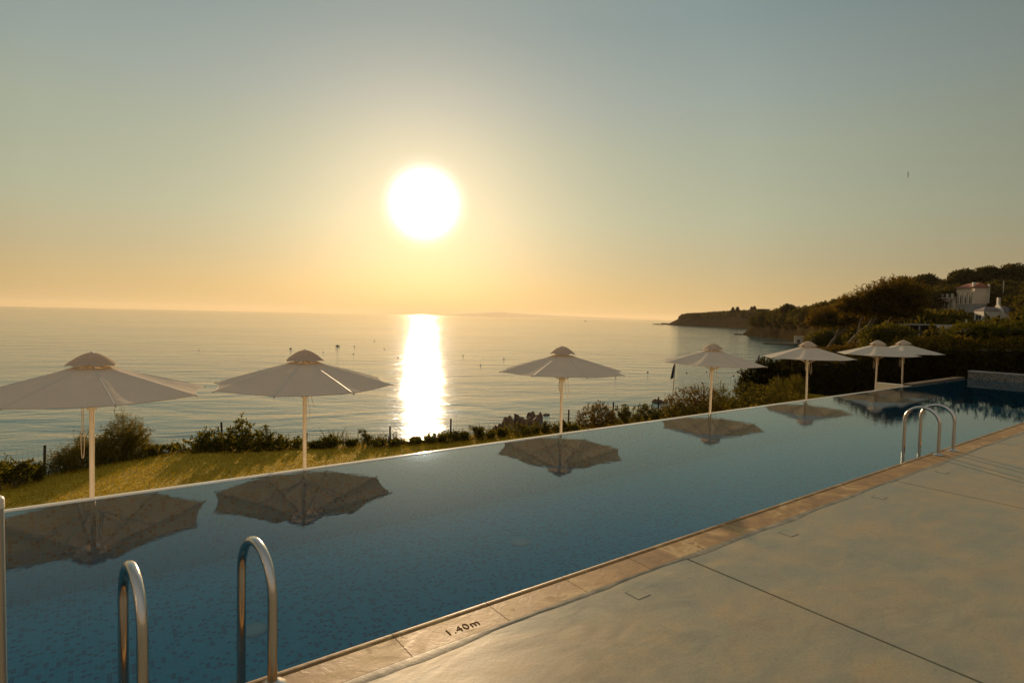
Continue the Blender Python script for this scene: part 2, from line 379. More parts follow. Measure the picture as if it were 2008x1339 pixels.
# ------------------------------------------------------------------ drain covers in the deck
for i, (x, lab) in enumerate([(2.73,'small square drain cover in the deck, nearest of the row along the coping'),
        (4.54,'small square drain cover in the deck, second nearest along the coping'),
        (6.27,'small square drain cover in the deck, third along the coping'),
        (8.0,'small square drain cover in the deck, beside the far pool ladder')]):
    t = empty('drain_cover', (x, 2.325, 0), R_(random.uniform(-3, 3)))
    tag(t, lab, 'drain cover', 'square covers let into the deck')
    b = MB(); h = .056
    for a, c_ in (((-h,-h,-.004),(h,-h+.004,-.0008)), ((-h,h-.004,-.004),(h,h,-.0008)), ((-h,-h+.004,-.004),(-h+.004,h-.004,-.0008)), ((h-.004,-h+.004,-.004),(h,h-.004,-.0008))): b.box(a, c_)
    b.build('frame', M['drainframe'], t)
    MB().box((-h+.0045,-h+.0045,-.004),(h-.0045,h-.0045,-.0002)).build('lid', M['deck'], t)

# ------------------------------------------------------------------ end wall, far curb, white side wall
t = empty('low_wall', (23.6, 3, -1)); tag(t, 'low grey mosaic wall across the far end of the pool', 'wall')
MB().box((.002,-9,-.6),(.34,3.29,1.195)).build('wall_face', M['walltiles'], t)
MB().box((-.012,-9,1.196),(.36,3.30,1.228)).build('cap', M['grey'], t)
structure(MB().box((19.003,YF+.002,-1.6),(23.6,YF+.22,.012)).build('pool_curb', M['curb'], bevel=.01))
t = empty('side_wall', (19.06, 6.6, -1.3)); tag(t, 'short white wall seaward of the pool edge, behind the sixth umbrella pole', 'wall')
MB().box((0,-.03,0),(.2,.70,1.22)).build('wall_face', M['white'], t)
MB().box((-.01,-.03,1.221),(.21,.71,1.255)).build('cap', M['white'], t, bevel=.005)

# ------------------------------------------------------------------ pool ladders
def ladder(label, p1, p2, q1, q2):          # p = deck feet, q = pool legs
    t = empty('pool_ladder', (*p1, 0)); tag(t, label, 'pool ladder', 'steel pool ladders')
    for p, q in ((p1, q1), (p2, q2)):
        A = Vector((p[0]-p1[0], p[1]-p1[1], 0)); B = Vector((q[0]-p1[0], q[1]-p1[1], 0)); mid = (A+B)/2; h = (B-A)/2; r = h.length; top = .602
        pts = [A+Vector((0,0,z)) for z in (0.0, .1, .2, .3, top-r-.01)]
        pts += [mid-h*math.cos(a)+Vector((0,0,top-r+r*math.sin(a))) for a in [math.pi*k/24 for k in range(25)]]
        pts += [B+Vector((0,0,z)) for z in (top-r-.01, .25, .1, 0, -.2, -.6)]
        MB().tube(pts, .0215, 24).build('handrail', M['steel'], t, smooth=True)
        MB().lathe([(.022,.0025),(.058,.0025),(.060,.006),(.054,.012),(.034,.020),(.0225,.030)], 28, A).build('foot_flange', M['steel'], t, smooth=True)
    for z in (-.2, -.42):
        a = Vector((q1[0]-p1[0], q1[1]-p1[1], z)); c_ = Vector((q2[0]-p1[0], q2[1]-p1[1], z)); 
        n_ = (c_-a).normalized().cross(Vector((0,0,1)))*.035
        MB().add([a+n_, c_+n_, c_-n_, a-n_, a+n_+Vector((0,0,.02)), c_+n_+Vector((0,0,.02)), c_-n_+Vector((0,0,.02)), a-n_+Vector((0,0,.02))],
                 [(0,3,2,1),(4,5,6,7),(0,1,5,4),(1,2,6,5),(2,3,7,6),(3,0,4,7)]).build('step', M['steel_dull'], t)
ladder('curved steel pool ladder rails at the near end, bottom left of the pool', (.160,2.665), (.655,2.665), (.112,3.07), (.605,3.07))
ladder('curved steel pool ladder rails farther along the coping, casting shadows on the deck', (8.985,2.665), (9.475,2.645), (8.985,3.065), (9.47,3.035))
# shower/sign post on the coping at the left
pp = at(-8, 1150, 2.68); pp.z = 0; t = empty('metal_post', pp); tag(t, 'round satin metal post with domed cap at the left edge of the pool', 'post')
b = MB(); b.lathe([(.026,.004),(.026,.99)], 28); b.build('tube', M['steel_dull'], t, smooth=True)
MB().lathe([(.0275,.9905),(.0275,1.018),(.025,1.026),(.018,1.032),(.004,1.034)], 28).build('cap', M['polewhite'], t, smooth=True)
MB().lathe([(.05,.003),(.05,.010),(.03,.018),(.0265,.02)], 28).build('flange', M['steel_dull'], t, smooth=True)

# ------------------------------------------------------------------ umbrellas
UR = 1.19; TOPZ = 1.19
def make_umbrella(seed):
    rr = random.Random(seed); t = empty('beach_umbrella'); H0 = TOPZ-LAWN      # local z=0 at the lawn
    zr, zt, ri, rc = H0-.46, H0-.165, .19, .262
    # main canopy: eight taut panels, hem drawn in between the rib tips
    b = MB(); NS, NR = 8, 10; vs = []
    for j in range(NR+1):
        f = j/NR; r = ri+(UR-ri)*f
        for s in range(8):
            for k in range(NS):
                q = k/NS; a = (s+q)*math.pi/4; 
                ch = math.cos(math.pi/8)/math.cos((q-.5)*math.pi/4)          # straight chord between ribs
                belly = 4*q*(1-q)
                rad = r*ch*(1-.035*f*f*belly)
                z = zt+(zr-zt)*(f**.93)-.028*belly*math.sin(math.pi*min(1, f*.85))+.006*math.sin(7*f+s*1.7+seed)*belly
                vs.append((rad*math.cos(a), rad*math.sin(a), z))
    n = 8*NS; fs = [(j*n+k, (j+1)*n+k, (j+1)*n+(k+1)%n, j*n+(k+1)%n) for j in range(NR) for k in range(n)]
    cn = b.add(vs, fs).build('canopy', M['fabric'], t, smooth=True)
    # rolled hem strip
    b = MB()
    for s in range(n):
        a_, c_ = Vector(vs[NR*n+s]), Vector(vs[NR*n+(s+1)%n])
        b.tube([a_, c_], .0045, 5, False)
    b.build('hem', M['seam'], t)
    # vent cap
    b = MB(); vs = []
    for j in range(6):
        f = j/5; r = .02+(rc-.02)*f
        for s in range(8):
            for k in range(4):
                q = k/4; a = (s+q)*math.pi/4; ch = math.cos(math.pi/8)/math.cos((q-.5)*math.pi/4); belly = 4*q*(1-q)
                rad = r*ch*(1-.05*f*belly); z = H0-.148*f**1.55+.022*f*f*belly*(1 if s % 2 else .5)
                vs.append((rad*math.cos(a), rad*math.sin(a), z))
    m_ = 32; fs = [(j*m_+k, (j+1)*m_+k, (j+1)*m_+(k+1)%m_, j*m_+(k+1)%m_) for j in range(5) for k in range(m_)]
    b.add(vs, fs).build('vent_cap', M['cap_fabric'], t, smooth=True)
    MB().lathe([(.004,H0-.004),(.018,H0-.002),(.014,H0+.006),(.004,H0+.010),(.004,H0+.014),(.001,H0+.016)], 12).build('finial', M['polewhite'], t, smooth=True)
    for s in range(8):
        a = s*math.pi/4; d = Vector((math.cos(a), math.sin(a), 0))
        b = MB(); b.tube([d*.03+Vector((0,0,zt+.02)), d*ri+Vector((0,0,zt-.018)), d*(UR+.018)+Vector((0,0,zr-.014))], .009, 6)
        b.build('rib', M['rib'], t)
        b = MB(); b.tube([d*.04+Vector((0,0,H0-.62)), d*.62+Vector((0,0,zt-.018+(zr-zt)*.43))], .007, 6); b.build('strut', M['rib'], t)
    b = MB(); b.tube([(0,0,0),(0,0,H0-.03)], .026, 18); b.build('pole', M['polewhite'], t, smooth=True)
    MB().lathe([(.027,H0-.66),(.05,H0-.655),(.05,H0-.60),(.027,H0-.595)], 16).build('runner', M['polewhite'], t, smooth=True)
    MB().lathe([(.21,0),(.22,.02),(.21,.07),(.05,.08),(.045,.3),(.028,.31)], 24).build('base', M['concrete'], t, smooth=True)
    return t
def cord(t, kind, zrim):
    # pull cords hang from the runner beside the pole
    a = Vector((-r2.x, -r2.y, 0)).normalized()     # picture-left as a world bearing
    a0 = Matrix.Rotation(-t.rotation_euler.z, 3, 'Z') @ a
    b = MB(); H0 = TOPZ-LAWN; z0 = H0-.62
    if kind == 'loop':
        pts = []
        for k in range(25):
            f = k/24*2-1; pts.append(a0*(.105+.03*f*(.35 if abs(f) > .8 else 1)*1.0)+Vector((0,0,z0-.60*(1-abs(f)**3))))
        b.tube([a0*.03+Vector((0,0,z0+.06))]+pts+[a0*.03+Vector((0,0,z0+.05))], .0042, 6)
        b.tube([-a0*.07+Vector((0,0,z0+.2)), -a0*.085+Vector((0,0,z0+.07)), -a0*.10+Vector((0,0,z0+.02)), -a0*.11+Vector((0,0,z0+.08)), -a0*.12+Vector((0,0,z0+.03)), -a0*.10+Vector((0,0,z0+.2))], .006, 6)
    elif kind == 'tails':
        b.tube([-a0*.03+Vector((0,0,z0+.1)), -a0*.05+Vector((0,0,z0-.1)), -a0*.075+Vector((0,0,z0-.24)), -a0*.06+Vector((0,0,z0-.36))], .0035, 6)
        b.tube([-a0*.04+Vector((0,0,z0+.1)), -a0*.09+Vector((0,0,z0-.02)), -a0*.13+Vector((0,0,z0-.16))], .0035, 6)
    else:
        s = -1 if kind == 'right' else 1
        b.tube([a0*s*.03+Vector((0,0,z0+.12)), a0*s*.06+Vector((0,0,z0-.05)), a0*s*.085+Vector((0,0,z0-.26)), a0*s*.11+Vector((0,0,z0-.33)), a0*s*.13+Vector((0,0,z0-.24)), a0*s*.11+Vector((0,0,z0+.02)), a0*s*.05+Vector((0,0,z0+.1))], .004, 6)
        b.tube([-a0*s*.035+Vector((0,0,z0+.1)), -a0*s*.05+Vector((0,0,z0-.14)), -a0*s*.04+Vector((0,0,z0-.22))], .009, 6)
    b.build('pull_cord', M['rope'], t, smooth=True)
UMB = [(0.0,8.10,9,'white beach umbrella nearest the camera, cut by the left edge of the photo','loop'),
       (2.39,8.02,12,'white beach umbrella second from the left, just left of the sun glitter','tails'),
       (7.05,7.95,24,'white beach umbrella third from the left, just right of the sun glitter','right'),
       (11.82,8.06,21,'white beach umbrella fourth from the left, in front of the blue flag','right'),
       (16.55,8.12,21,'white beach umbrella fifth from the left, in front of the dark bushes','right'),
       (21.3,8.17,17,'white beach umbrella sixth from the left, overlapping the farthest one','left'),
       (23.5,8.15,19,'white beach umbrella farthest away, half hidden behind the sixth','left')]
proto = make_umbrella(1); zero = list(UMB)
for i, (x, y, rot, lab, cd_) in enumerate(UMB):
    o = proto if i == 0 else copy_tree(proto)
    o.location = (x, y, LAWN+(0, -.005, -.02, -.02, -.01, -.02, -.03)[i]); o.rotation_euler = (R_((0,.5,-.4,.6,-.5,.3,-.6)[i]), R_((.4,-.5,.3,.5,-.3,-.6,.5)[i]), R_(rot))
    tag(o, lab, 'umbrella', 'white beach umbrellas along the pool')
for o, u in zip([k for k in C.objects if k.name.startswith('beach_umbrella')], UMB): pass
ums = sorted([k for k in C.objects if k.name.startswith('beach_umbrella')], key=lambda k: k.location.x)
for o, u in zip(ums, UMB): cord(o, u[4], 0)

# ------------------------------------------------------------------ ground on the sea side
def lawn_edge(x):
    pts = [(-12,12.0),(-3,12.7),(-.7,13.0),(2.3,13.9),(3.9,13.0),(5.7,12.4),(7.1,12.05),(8.8,11.7),(10.5,11.5),(12.1,11.4),(16,11.6),(24,12.5),(40,13)]
    for (a, ya), (b_, yb) in zip(pts, pts[1:]):
        if x <= b_: return ya+(yb-ya)*max(0, (x-a)/(b_-a))
    return pts[-1][1]
b = MB(); NX, prof = 150, [(-8.5,0),(-4,0),(-.6,-.02),(.25,-.05),(1.2,-.5),(2.6,-2.2),(4.5,-4.0),(7.5,-5.0),(11,-6.5)]
xs = [-14+i*.28 for i in range(NX)]; vs = []
for x in xs:
    ye = lawn_edge(x)
    for dy, dz in prof:
        y = max(ye+dy, 6.515) if dy < -.6 else ye+dy
        y = 6.515 if dy == -8.5 else y
        j = 0 if dy < 0 else 1
        vs.append((x+random.uniform(-.1,.1)*j, y+random.uniform(-.3,.3)*j*(dy > .5), LAWN+dz+.025*math.sin(x*.9+dy)+random.uniform(-.15,.15)*j*(dy > .5)))
k = len(prof); cut = 3
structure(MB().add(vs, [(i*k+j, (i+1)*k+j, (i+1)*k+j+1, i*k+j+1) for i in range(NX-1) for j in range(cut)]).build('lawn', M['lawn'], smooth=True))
structure(MB().add(vs, [(i*k+j, (i+1)*k+j, (i+1)*k+j+1, i*k+j+1) for i in range(NX-1) for j in range(cut, k-1)]).build('shore_bank', M['rock']))
structure(MB().box((-60,-60,-8),(27.5,-9.1,-1.5)).build('ground', M['soil']))
structure(MB().box((-60,-9.1,-8),(-7.6,6.4,-1.62)).build('ground_side', M['soil']))
# grass blades
n = 150000
gx = rng.uniform(-9, 24, n); gy = np.array([lawn_edge(v) for v in gx]); gy = 8.2+(gy+.15-8.2)*rng.uniform(0, 1, n)**.8
gz = LAWN+.02*np.sin(gx*.9); hgt = rng.uniform(.010,.024,n); a = rng.uniform(0, 2*np.pi, n); wd = rng.uniform(.004,.009,n)
lx, ly = rng.normal(0,.02,n), rng.normal(0,.02,n)
V = np.empty((n,3,3)); V[:,0] = np.stack([gx-wd*np.cos(a), gy-wd*np.sin(a), gz-.01],1); V[:,1] = np.stack([gx+wd*np.cos(a), gy+wd*np.sin(a), gz-.01],1); V[:,2] = np.stack([gx+lx, gy+ly, gz+hgt],1)
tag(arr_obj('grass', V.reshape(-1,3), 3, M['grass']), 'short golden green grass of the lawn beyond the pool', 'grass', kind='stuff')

# ------------------------------------------------------------------ foliage
def rand_unit(n):
    v = rng.normal(size=(n,3)); return v/np.linalg.norm(v, axis=1, keepdims=True)
def sprigs(blobs, dens, L_, m, ll, lw, upb, spread, shell=.55, flat=.0):
    """blobs: (centre, (rx,ry,rz)); returns diamond leaves on sprigs through each blob, uneven at the surface"""
    out = []
    for c, r in blobs:
        r = np.array(r); c = np.array(c); n = max(6, int(dens*(r[0]*r[1]*r[2])**(2/3)))
        u = rand_unit(n); lump = 1+.16*np.sin(u[:,0]*5+c[0]*3)*np.sin(u[:,1]*6+c[1])+.12*np.sin(u[:,2]*9+c[0])+rng.normal(0,.06,n)
        rad = (shell+(1-shell)*rng.uniform(0,1,n)**.6)*lump
        base = c+u*r*rad[:,None]
        d = u*1.0+np.array([0,0,upb])+rng.normal(0,spread,(n,3)); d /= np.linalg.norm(d,axis=1,keepdims=True)
        k = np.repeat(np.arange(n), m); t = np.tile(np.arange(m)/m, n)
        pos = base[k]+d[k]*(t*L_)[:,None]*rng.uniform(.6,1.3,n)[k][:,None]
        ld = d[k]*.6+rand_unit(n*m)*.9; ld /= np.linalg.norm(ld,axis=1,keepdims=True)
        sd_ = np.cross(ld, rand_unit(n*m)); sd_ /= np.linalg.norm(sd_,axis=1,keepdims=True)
        s = rng.uniform(.7,1.3,n*m)[:,None]
        V = np.empty((n*m,4,3)); V[:,0] = pos; V[:,1] = pos+ld*ll*.5*s+sd_*lw*.5*s; V[:,2] = pos+ld*ll*s; V[:,3] = pos+ld*ll*.5*s-sd_*lw*.5*s
        out.append(V)
    return np.concatenate(out).reshape(-1,3)
STY = {'feather': dict(dens=2500, L_=.20, m=16, ll=.06, lw=.010, upb=.9, spread=.25, shell=.35),
       'rosette': dict(dens=760, L_=.13, m=12, ll=.075, lw=.034, upb=.8, spread=.4, shell=.3),
       'dense':   dict(dens=1700, L_=.09, m=9, ll=.045, lw=.022, upb=.5, spread=.5, shell=.6),
       'loose':   dict(dens=1100, L_=.22, m=11, ll=.06, lw=.022, upb=.9, spread=.5, shell=.35),
       'mid':     dict(dens=620, L_=.25, m=10, ll=.11, lw=.05, upb=.6, spread=.5, shell=.5),
       'pine':    dict(dens=330, L_=.45, m=9, ll=.26, lw=.05, upb=.7, spread=.5, shell=.25),
       'far':     dict(dens=36, L_=.8, m=8, ll=.75, lw=.40, upb=.5, spread=.5, shell=.5)}
def ico(c, r, j=.12):
    bm = bmesh.new(); bmesh.ops.create_icosphere(bm, subdivisions=2, radius=1)
    vs = [Vector((v.co.x*r[0], v.co.y*r[1], v.co.z*r[2]))*(1+random.uniform(-j, j))+Vector(c) for v in bm.verts]
    fs = [tuple(v.index for v in f.verts) for f in bm.faces]; bm.free(); return vs, fs
def blob(px, py, rx, ry, R, depth=None, dR=0):
    c = at(px, py, R+dR); s = mpp(px, R); return (c, (rx*s, (depth or rx)*s, ry*s))
def plant(name, label, cat, R, blobs, style, mt, group=None, stems=None, core=.3, ground=None, stemr=.012, k=1.0):
    bl = [blob(*q[:4], R+(q[4] if len(q) > 4 else 0)) for q in blobs]
    cx = sum(b_[0].x for b_ in bl)/len(bl); cy = sum(b_[0].y for b_ in bl)/len(bl)
    gz = ground if ground is not None else LAWN-.05
    t = empty(name, (cx, cy, gz)); tag(t, label, cat, group); off = Vector((cx, cy, gz))
    st = dict(STY[style]); st['dens'] *= k
    V = sprigs([((b_[0]-off), b_[1]) for b_ in bl], **st)
    arr_obj('foliage', V, 4, M[mt], t)
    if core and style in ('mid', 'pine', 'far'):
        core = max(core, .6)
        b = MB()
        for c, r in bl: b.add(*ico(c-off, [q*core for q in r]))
        b.build('light_block_core', M['inner'], t)  # solid dark ellipsoids added to stop light passing through the crown
    b = MB()
    if stems:
        for line in stems:
            pts = [at(x, y, R)-off for x, y, w_ in line]; b.tube(pts, [w_*mpp(line[0][0], R) for x, y, w_ in line], 7)
    else:
        for c, r in bl:
            for _ in range(4):
                a_ = random.uniform(0, 6.28); q = c-off; q0 = Vector((q.x*.7+random.uniform(-.05,.05), q.y*.7, 0))
                e = q+Vector((math.cos(a_)*r[0]*.6, math.sin(a_)*r[1]*.6, r[2]*random.uniform(-.2,.8)))
                mdl = (q0+e)/2+Vector((random.uniform(-.05,.05), random.uniform(-.05,.05), 0))
                b.tube([q0, mdl, e], [stemr, stemr*.8, stemr*.4], 5)
    b.build('trunk' if cat == 'tree' else 'stem', M['bark'] if cat == 'tree' else M['twig'], t)
    return t
def sapling(px, top, R, wpx, label, group='young plants along the fence', n=7, mt='leaf_olive', bz=LAWN-.05):
    """thin upright shoots with leaves in whorls"""
    p0 = at(px, 800, R); p0.z = bz; zt = at(px, top, R).z; s = mpp(px, R); h = zt-bz
    t = empty('young_shrub', p0); tag(t, label, 'shrub', group)
    b = MB(); Vs = []
    for i in range(n):
        a_ = random.uniform(0, 6.28); rr = random.uniform(.15, 1.15)*wpx*s*.75; hh = h*(1-.5*random.random()**1.5) if i else h
        e = Vector((math.cos(a_)*rr, math.sin(a_)*rr, hh)); mid = Vector((e.x*.45+random.uniform(-.03,.03), e.y*.45, hh*.55))
        b.tube([(e.x*.15, e.y*.15, 0), mid, e], [.005, .004, .002], 4)
        cl = []
        for f in (.3, .45, .58, .7, .8, .9, 1.0):
            q = mid*(1-max(0, (f-.55)/.45))+e*max(0, (f-.55)/.45) if f > .55 else mid*(f/.55)
            if f < .9 and random.random() < .45: continue
            k_ = random.uniform(.6, 1.3); cl.append(((q.x+random.gauss(0,.02), q.y+random.gauss(0,.02), q.z-.02), (.035*k_, .035*k_, .02*k_)))
        Vs.append(sprigs(cl, dens=600, L_=.03, m=4, ll=.052, lw=.022, upb=.9, spread=.6, shell=.1))
    arr_obj('foliage', np.concatenate(Vs), 4, M[mt], t); b.build('stem', M['twig'], t)

# --- shrubs along the fence, left to right
plant('feathery_shrub','tallest feathery tamarisk shrub with pointed top, right of the first umbrella pole','shrub',14.0,[(243,850,22,30),(228,885,34,34),(268,888,24,30),(255,862,26,24,.2),(240,905,44,20)],'feather','leaf_feather','feathery shrubs at the left of the lawn')
plant('feathery_shrub','middle feathery tamarisk shrub standing behind the first umbrella pole','shrub',13.9,[(160,885,18,20),(182,892,26,26,.3),(168,908,40,20),(198,880,14,18)],'feather','leaf_feather','feathery shrubs at the left of the lawn')
plant('feathery_shrub','lowest feathery tamarisk shrub beside the leftmost fence post','shrub',13.5,[(135,903,18,16),(118,912,18,16),(145,920,30,14)],'feather','leaf_feather','feathery shrubs at the left of the lawn')
for px, tp, w_, lab in [(4,903,26,'leafy young shrub at the extreme left edge, before the fence'),(27,915,22,'low leafy young shrub between the left edge and the first fence post'),(46,904,26,'taller leafy young shrub left of the first fence post'),(74,912,18,'thin young shrub touching the leftmost fence post')]:
    sapling(px, tp, 12.9, w_, lab, n=10)
plant('bushy_ground_shrub','low dark shrub on the lawn edge at the extreme left','shrub',12.6,[(-12,935,40,16),(34,934,26,12)],'loose','leaf_mid',k=.8)
sapling(300, 872, 14.0, 30, 'sparse young shrub right of the tall feathery shrub', n=10)
sapling(337, 872, 14.3, 30, 'sparse young shrub left of the big rosette leaved bush', n=10)
plant('low_shrub','low round ground shrub between two sparse young shrubs','shrub',14.1,[(318,898,30,9)],'loose','leaf_olive',k=.8)
plant('leafy_shrub','left part bush of rosette leaves beside a fence post','shrub',13.9,[(398,872,26,20),(372,885,22,14),(420,866,20,18),(425,885,34,16)],'rosette','leaf_mid','rosette leaved bushes on the lawn edge')
plant('leafy_shrub','tallest bush of rosette leaves left of the second umbrella pole','shrub',13.6,[(467,842,12,13),(484,848,14,14),(460,865,26,18),(495,868,28,18),(450,880,30,14),(510,880,30,12)],'rosette','leaf_mid','rosette leaved bushes on the lawn edge')
plant('leafy_shrub','rightmost rosette leaved bush touching the second umbrella pole','shrub',13.5,[(524,850,9,12),(547,862,13,10),(540,875,24,12),(572,874,24,9),(590,878,14,7)],'rosette','leaf_mid','rosette leaved bushes on the lawn edge')
SAP = [(614,868,20,'small plant right of the second umbrella pole'),(634,866,18,'second small plant right of the second umbrella pole'),(654,856,22,'upright sparse plant right of the second umbrella, before the glitter'),
       (690,863,16,'tiny plant left of two tall thin stalks'),(713,844,12,'tall thin stalk plant left of the glitter'),(722,852,10,'shorter thin stalk beside the tall thin stalk'),(745,862,22,'low plant at the left rim of the glitter'),
       (775,862,26,'low plant at the foot of the glitter, left side'),(803,866,18,'lowest plant at the foot of the glitter'),(822,855,22,'small plant in the bright centre of the glitter'),(848,852,18,'upright plant at the right of the bright glitter centre'),
       (868,850,20,'plant left of the fence post at the right of the glitter'),(893,846,22,'plant right of the fence post at the right of the glitter'),(912,848,18,'low plant between the glitter and the shore rocks'),(943,836,22,'leafy plant left of the nearest shore rocks'),
       (962,846,20,'low plant below the nearest shore rocks'),(985,840,16,'thin plant before the nearest shore rocks'),(1031,834,24,'leafy plant right of the fence post before the rocks'),(1048,838,16,'small plant between the rocks and the third umbrella'),
       (1071,827,24,'tall leafy plant left of the third umbrella pole'),(1095,838,16,'plant right behind the third umbrella pole'),(1112,826,20,'plant at the post right of the third umbrella pole'),(1128,834,20,'plant left of the round bush'),
       (1217,797,12,'tall thin plant right of the round bush'),(1226,795,18,'yellowish tall plant by the fence post right of the round bush'),(1248,797,26,'leafy tall plant between the round bush and the dense thicket'),(1266,793,22,'tall leafy plant nearest the dense thicket'),(1285,800,20,'low plant at the left edge of the dense thicket')]
for px, tp, w_, lab in SAP:
    R = float(np.interp(px, [600,766,885,1011,1115,1204,1290], [13.5,13.5,13.8,14.4,15.3,16.3,17.2]))
    sapling(px, tp, R, w_, lab, n=9 if w_ > 14 else 3, mt='leaf_olive' if px % 2 else 'leaf_mid')
for i, (px, py, w_, R) in enumerate([(640,876,34,13.5),(760,872,60,13.4),(860,866,60,13.7),(935,860,50,14),(1010,853,60,14.4),(1090,846,50,15),(1235,832,44,16.4),(1300,826,40,17)]):
    plant('ground_shrub', ['low weedy growth right of the second umbrella pole','low weedy growth along the foot of the glitter','low weedy growth right of the glitter','low weedy growth below the left shore rocks','low weedy growth below the main shore rocks','low weedy growth at the third umbrella pole','low weedy growth right of the round bush','low weedy growth at the left end of the thicket'][i],
          'shrub', R, [(px-w_*.3,py,w_*.3,6),(px+w_*.25,py-1,w_*.35,7)], 'loose', 'leaf_olive', 'low weeds along the fence', core=0, k=1.0)
plant('round_bush','round dark bush between the third umbrella and the thicket','shrub',16.2,[(1168,822,34,26),(1180,812,22,18),(1150,832,20,18),(1192,826,14,20)],'dense','leaf_rust')
# --- thicket right of centre
plant('thicket_shrub','humped reddish green shrub behind the fourth umbrella pole','shrub',18,[(1350,790,40,26),(1378,782,34,22),(1320,805,26,20),(1372,805,50,22)],'dense','leaf_rust','thicket shrubs behind the fourth umbrella',k=.8)
plant('thicket_shrub','pointed loose shrub rising right of the fourth umbrella pole','shrub',18.6,[(1412,775,11,16),(1408,795,20,18)],'loose','leaf_mid','thicket shrubs behind the fourth umbrella')
plant('thicket_shrub','long low shrub between the fourth and fifth umbrella poles','shrub',19.5,[(1440,785,22,16),(1465,772,24,22),(1435,800,40,14),(1495,778,26,18)],'dense','leaf_olive','thicket shrubs behind the fourth umbrella',k=.7)
plant('thicket_shrub','light fluffy shrub low at the pool edge, left of the fourth umbrella pole','shrub',17.2,[(1330,815,30,12),(1365,812,26,12),(1300,822,22,10)],'loose','leaf_olive','thicket shrubs behind the fourth umbrella')
plant('small_pine','small fluffy pine left of the fifth umbrella pole','tree',20.5,[(1528,765,17,16),(1528,782,20,14)],'feather','leaf_olive','small pines by the fifth umbrella')
plant('small_pine','taller small pine directly left of the fifth umbrella pole','tree',21,[(1561,757,13,14),(1563,772,16,14),(1570,788,18,10)],'feather','leaf_olive','small pines by the fifth umbrella')
plant('thicket_shrub','light shrub at the pool edge between the fourth and fifth umbrellas','shrub',19.0,[(1470,796,34,12),(1420,806,30,10),(1510,790,28,12),(1545,788,26,10)],'loose','leaf_olive','thicket shrubs behind the fourth umbrella')
plant('dark_tree','dark dense tree with a lit top left of the fifth umbrella','tree',27,[(1504,726,22,16),(1490,742,30,20),(1472,760,24,18),(1520,750,34,26),(1505,775,44,22)],'mid','leaf_dark','dark trees behind the fifth umbrella',ground=-2.5,k=1.5)
plant('dark_tree','dark dense tree directly behind the fifth umbrella pole','tree',29,[(1555,722,28,18),(1585,728,30,22),(1560,750,40,30),(1610,745,34,30)],'mid','leaf_dark','dark trees behind the fifth umbrella',ground=-2.5,k=1.5)
plant('dark_tree','dark dense tree between the fifth and sixth umbrellas','tree',30,[(1640,726,30,20),(1665,735,34,26),(1635,752,44,28),(1700,740,30,26)],'mid','leaf_dark','dark trees behind the fifth umbrella',ground=-2.5,k=1.5)
# --- hedge beyond the pool end
t = empty('hedge', (25.4, 4, -1.5)); tag(t, 'long tall dark hedge closing off the far end of the pool', 'hedge')
bl = []; b = MB()
for i in range(34):
    y = -9+i*.66; zt = float(np.interp(y, [-9,3,8,9.5,11,14], [1.6,1.36,1.14,.85,.35,-.1]))
    for z, rz in ((zt-.38+random.uniform(-.09,.09), .42), (zt-1.0, .45), (zt-1.7, .5), (zt-2.3, .5)):
        bl.append(((random.uniform(-.1,.1), y-4, z+1.5), (.72, .5, rz)))
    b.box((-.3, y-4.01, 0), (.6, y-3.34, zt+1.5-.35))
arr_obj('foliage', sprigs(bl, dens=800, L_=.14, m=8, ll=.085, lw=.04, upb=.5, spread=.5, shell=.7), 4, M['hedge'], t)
b.build('light_block_core', M['inner'], t)  # dark boxes added inside the hedge as a light block
# lighter overgrowth spilling over the hedge
plant('lit_bush','yellow green bush catching the sun behind the two farthest umbrellas','shrub',33,[(1745,655,30,16),(1715,662,26,16),(1765,665,24,14),(1735,672,40,14)],'mid','leaf_olive',ground=-1.2,k=1.1)
plant('rusty_bush','dark rusty bush behind the farthest umbrella, over the hedge','shrub',31,[(1830,677,30,8),(1870,675,30,9),(1795,681,26,7)],'mid','leaf_rust',ground=-1,k=.9)
plant('green_bush','broad green bush above the hedge, left of the small white house','shrub',38,[(1905,652,40,14),(1950,655,40,12),(1990,650,34,12)],'mid','leaf_mid',ground=-.5,k=.9)

n = 11000
wx = rng.uniform(-9, 20, n); cl_ = .5+.5*np.sin(wx*2.3)*np.sin(wx*.77+1)+.35*np.sin(wx*7.1); wy = np.array([lawn_edge(v) for v in wx])+rng.uniform(.05,.75,n)
wh = np.clip(rng.gamma(3,.042,n)*(.35+.8*np.clip(cl_,0,1.3)), .03, .42); a = rng.uniform(0, 2*np.pi, n); wd = rng.uniform(.003,.008,n)
lx, ly = rng.normal(0,.30,n)*wh, rng.normal(0,.30,n)*wh; wz = LAWN-.12-.25*np.clip(wy-np.array([lawn_edge(v) for v in wx])-.25,0,1)
V = np.empty((n,4,3)); V[:,0] = np.stack([wx-wd*np.cos(a), wy-wd*np.sin(a), wz],1); V[:,1] = np.stack([wx+wd*np.cos(a), wy+wd*np.sin(a), wz],1)
V[:,2] = np.stack([wx+lx*.6+wd*np.cos(a)*.9, wy+ly*.6+wd*np.sin(a)*.9, wz+wh*.65+.08],1); V[:,3] = np.stack([wx+lx, wy+ly, wz+wh+.1],1)
tag(arr_obj('wild_grass', V.reshape(-1,3), 4, M['leaf_olive']), 'ragged wild grass and weeds along the fence behind the lawn', 'wild grass', kind='stuff')

